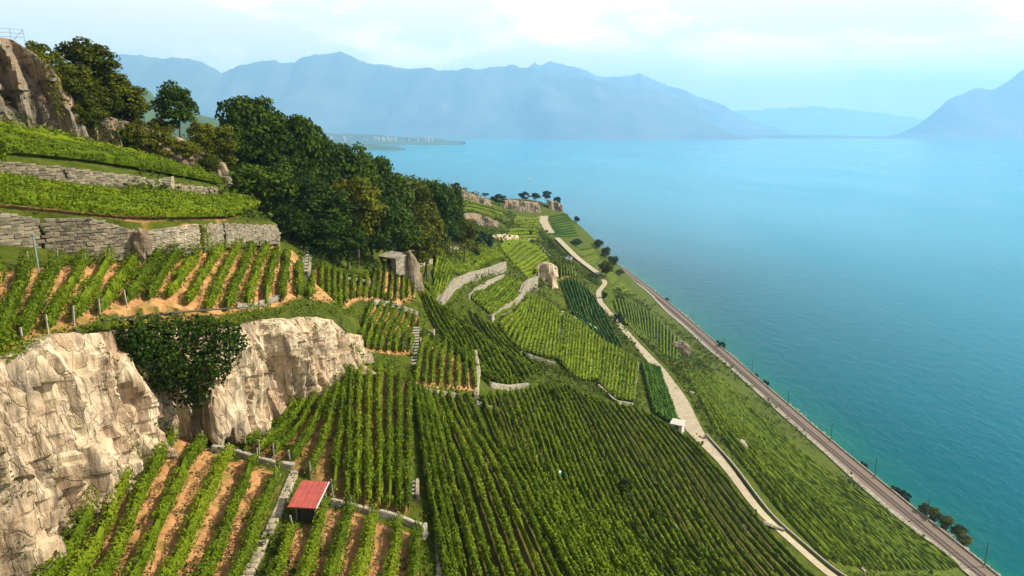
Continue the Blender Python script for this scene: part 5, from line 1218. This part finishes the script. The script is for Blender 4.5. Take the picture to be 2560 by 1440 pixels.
for lb, pts_, w_, m_ in [
    ('short brown terrace edge below the orange terrace right of the long steps', [(1190, 1012), (1215, 1022), (1240, 1030)], .5, 'masonry'),
    ('pale stub on the big slope left of the dark bush above the straight strip', [(1335, 1040), (1342, 1062)], .5, 'pale'),
    ('thin pale stone line crossing the rows above the big dark bush', [(1590, 1215), (1602, 1232)], .4, 'pale'),
    ('small pale stub low on the big slope near the second dark bush', [(1683, 1318), (1694, 1335)], .5, 'pale'),
    ('pale stones strung down the slope in the lower right near the road', [(1738, 1278), (1752, 1300), (1764, 1312)], .5, 'pale'),
    ('pale broken wall below the shed between road and railway', [(1838, 1092), (1850, 1110), (1868, 1135)], 1.0, 'pale'),
    ('low wall of pale rubble in the green slope over the railway', [(2028, 1188), (2050, 1200)], .8, 'pale'),
    ('long low pale wall near the bottom of the green slope over the railway', [(2105, 1375), (2140, 1410), (2165, 1436)], .7, 'pale'),
    ('short brown wall beside the road where the parapet ends', [(1905, 1308), (1932, 1318), (1958, 1328)], .9, 'masonry'),
    ('narrow stone edging along the top of the orange terrace by the stone shelter', [(850, 700), (900, 705), (930, 712)], .4, 'masonry'),
    ('branch-like stone edging on the lip above the warm fluted outcrop', [(592, 772), (625, 775), (650, 768), (700, 750)], .35, 'masonry'),
    ('brown slab step among the leftmost vines of the tall terrace', [(78, 762), (120, 768)], .4, 'masonry')]:
    SL('low_wall', lb, pts_, w_, .6, .3, m_, 'low wall', 1.3)
for lb, pts_ in [('low terrace wall across the rows below the orange terrace and long steps', [(1052, 985), (1100, 992), (1150, 1000)]), ('low terrace wall along the lower edge of the dark rows right of the orange terrace', [(1225, 968), (1270, 975), (1320, 968)]), ('low wall between the light vine blocks and the big slope', [(1300, 885), (1345, 902), (1390, 915)]), ('low wall under the third light vine block beside the road', [(1495, 968), (1540, 1010), (1582, 1016)]), ('low wall along the upper edge of the orange terrace above the long steps', [(930, 760), (985, 768), (1045, 790)]), ('low wall on the far terrace between the light rows and the far road', [(1345, 612), (1370, 640), (1392, 655)]), ('low wall under the far rows left of the far road', [(1255, 605), (1290, 603), (1330, 600)])]:
    SL('low_wall', lb, pts_, .55, 1.0, .35, 'masonry', 'low wall', 1.6)
boulder('pale upright rock in the yellowish patch near the lower right of the big slope', 1862, 1322, 118, .8, 1.2, 31)
boulder('pale rock lying in the grass between the road bend and the railway', 1728, 985, 205, 1.0, .7, 33, 'masonry_pale')

# ------------------------------------------------------------------ far town, boat
def house(c, s, k):
    o = box('house', c, s, M['white']); tag(o, 'tiny pale house in the hazy town on the left far shore', 'house', 'hazy houses on the left far shore'); return o
for k in range(40):
    u = random.uniform(820, 1080); v = 350 - random.uniform(0, 9) * (1080 - u) / 260; q = P(u, v, random.uniform(5600, 6000)); q[2] = max(q[2], 8)
    w_ = random.uniform(12, 30); h_ = random.uniform(8, 16)
    r = empty('house', q, random.uniform(0, 3)); tag(r, 'tiny pale house in the hazy town on the left far shore', 'house', 'hazy houses on the left far shore')
    box('wall', (0, 0, 0), (w_, w_ * .7, h_ * 2), M['masonry'], r)
    V = np.array([(-w_ / 2, -w_ * .38, h_), (w_ / 2, -w_ * .38, h_), (w_ / 2, w_ * .38, h_), (-w_ / 2, w_ * .38, h_), (-w_ / 2, 0, h_ * 1.4), (w_ / 2, 0, h_ * 1.4)])
    me = np_mesh('roof', V, [(0, 1, 5, 4), (2, 3, 4, 5)], M['grey_roof'], F3=[(0, 4, 3), (1, 2, 5)]); link('roof', me, r)
q = Pz(1325, 452, 0); boat = empty('sailing_boat', q, R(30)); tag(boat, 'tiny sailing boat on the lake above the far ridge', 'boat')
V = np.array([(-4, -1.2, .9), (2.5, -1.2, .9), (5, 0, 1.1), (2.5, 1.2, .9), (-4, 1.2, .9), (-3.5, -.6, -.3), (3, 0, -.3), (-3.5, .6, -.3)]) * 1.3
link('hull', np_mesh('hull', V, [(0, 1, 6, 5), (1, 2, 6, 6)][:1] + [(3, 4, 7, 6), (4, 0, 5, 7)], M['white'], F3=[(1, 2, 6), (2, 3, 6), (0, 4, 3), (0, 3, 2), (0, 2, 1)]), boat)
tube('mast', [(0, 0, 1), (0, 0, 14)], .12, M['dark_wood'], boat)
link('sail', np_mesh('sail', np.array([(-.3, 0.05, 2.5), (-4.5, .5, 2.5), (-.3, 0.05, 13), (-.3, -.05, 2.5), (-4.5, .4, 2.5), (-.3, -.05, 13)]), None, M['white'], F3=[(0, 1, 2), (3, 5, 4)]), boat)

# ------------------------------------------------------------------ haze
hz = bpy.data.materials.new('haze_air'); hz.use_nodes = True; t = hz.node_tree
for n in list(t.nodes): t.nodes.remove(n)
pv = t.nodes.new('ShaderNodeVolumePrincipled'); pv.inputs['Color'].default_value = (.36, .68, 1.0, 1); pv.inputs['Density'].default_value = .0001; pv.inputs['Anisotropy'].default_value = 0.12
ou = t.nodes.new('ShaderNodeOutputMaterial'); t.links.new(pv.outputs[0], ou.inputs['Volume'])
o = box('haze', (0, 14000, 1076), (50000, 34000, 2164), hz); tag(o, kind='stuff')
print('rows', len(ROWS), 'tris', sum(len(m.loops) - 2 * len(m.polygons) for m in bpy.data.meshes))
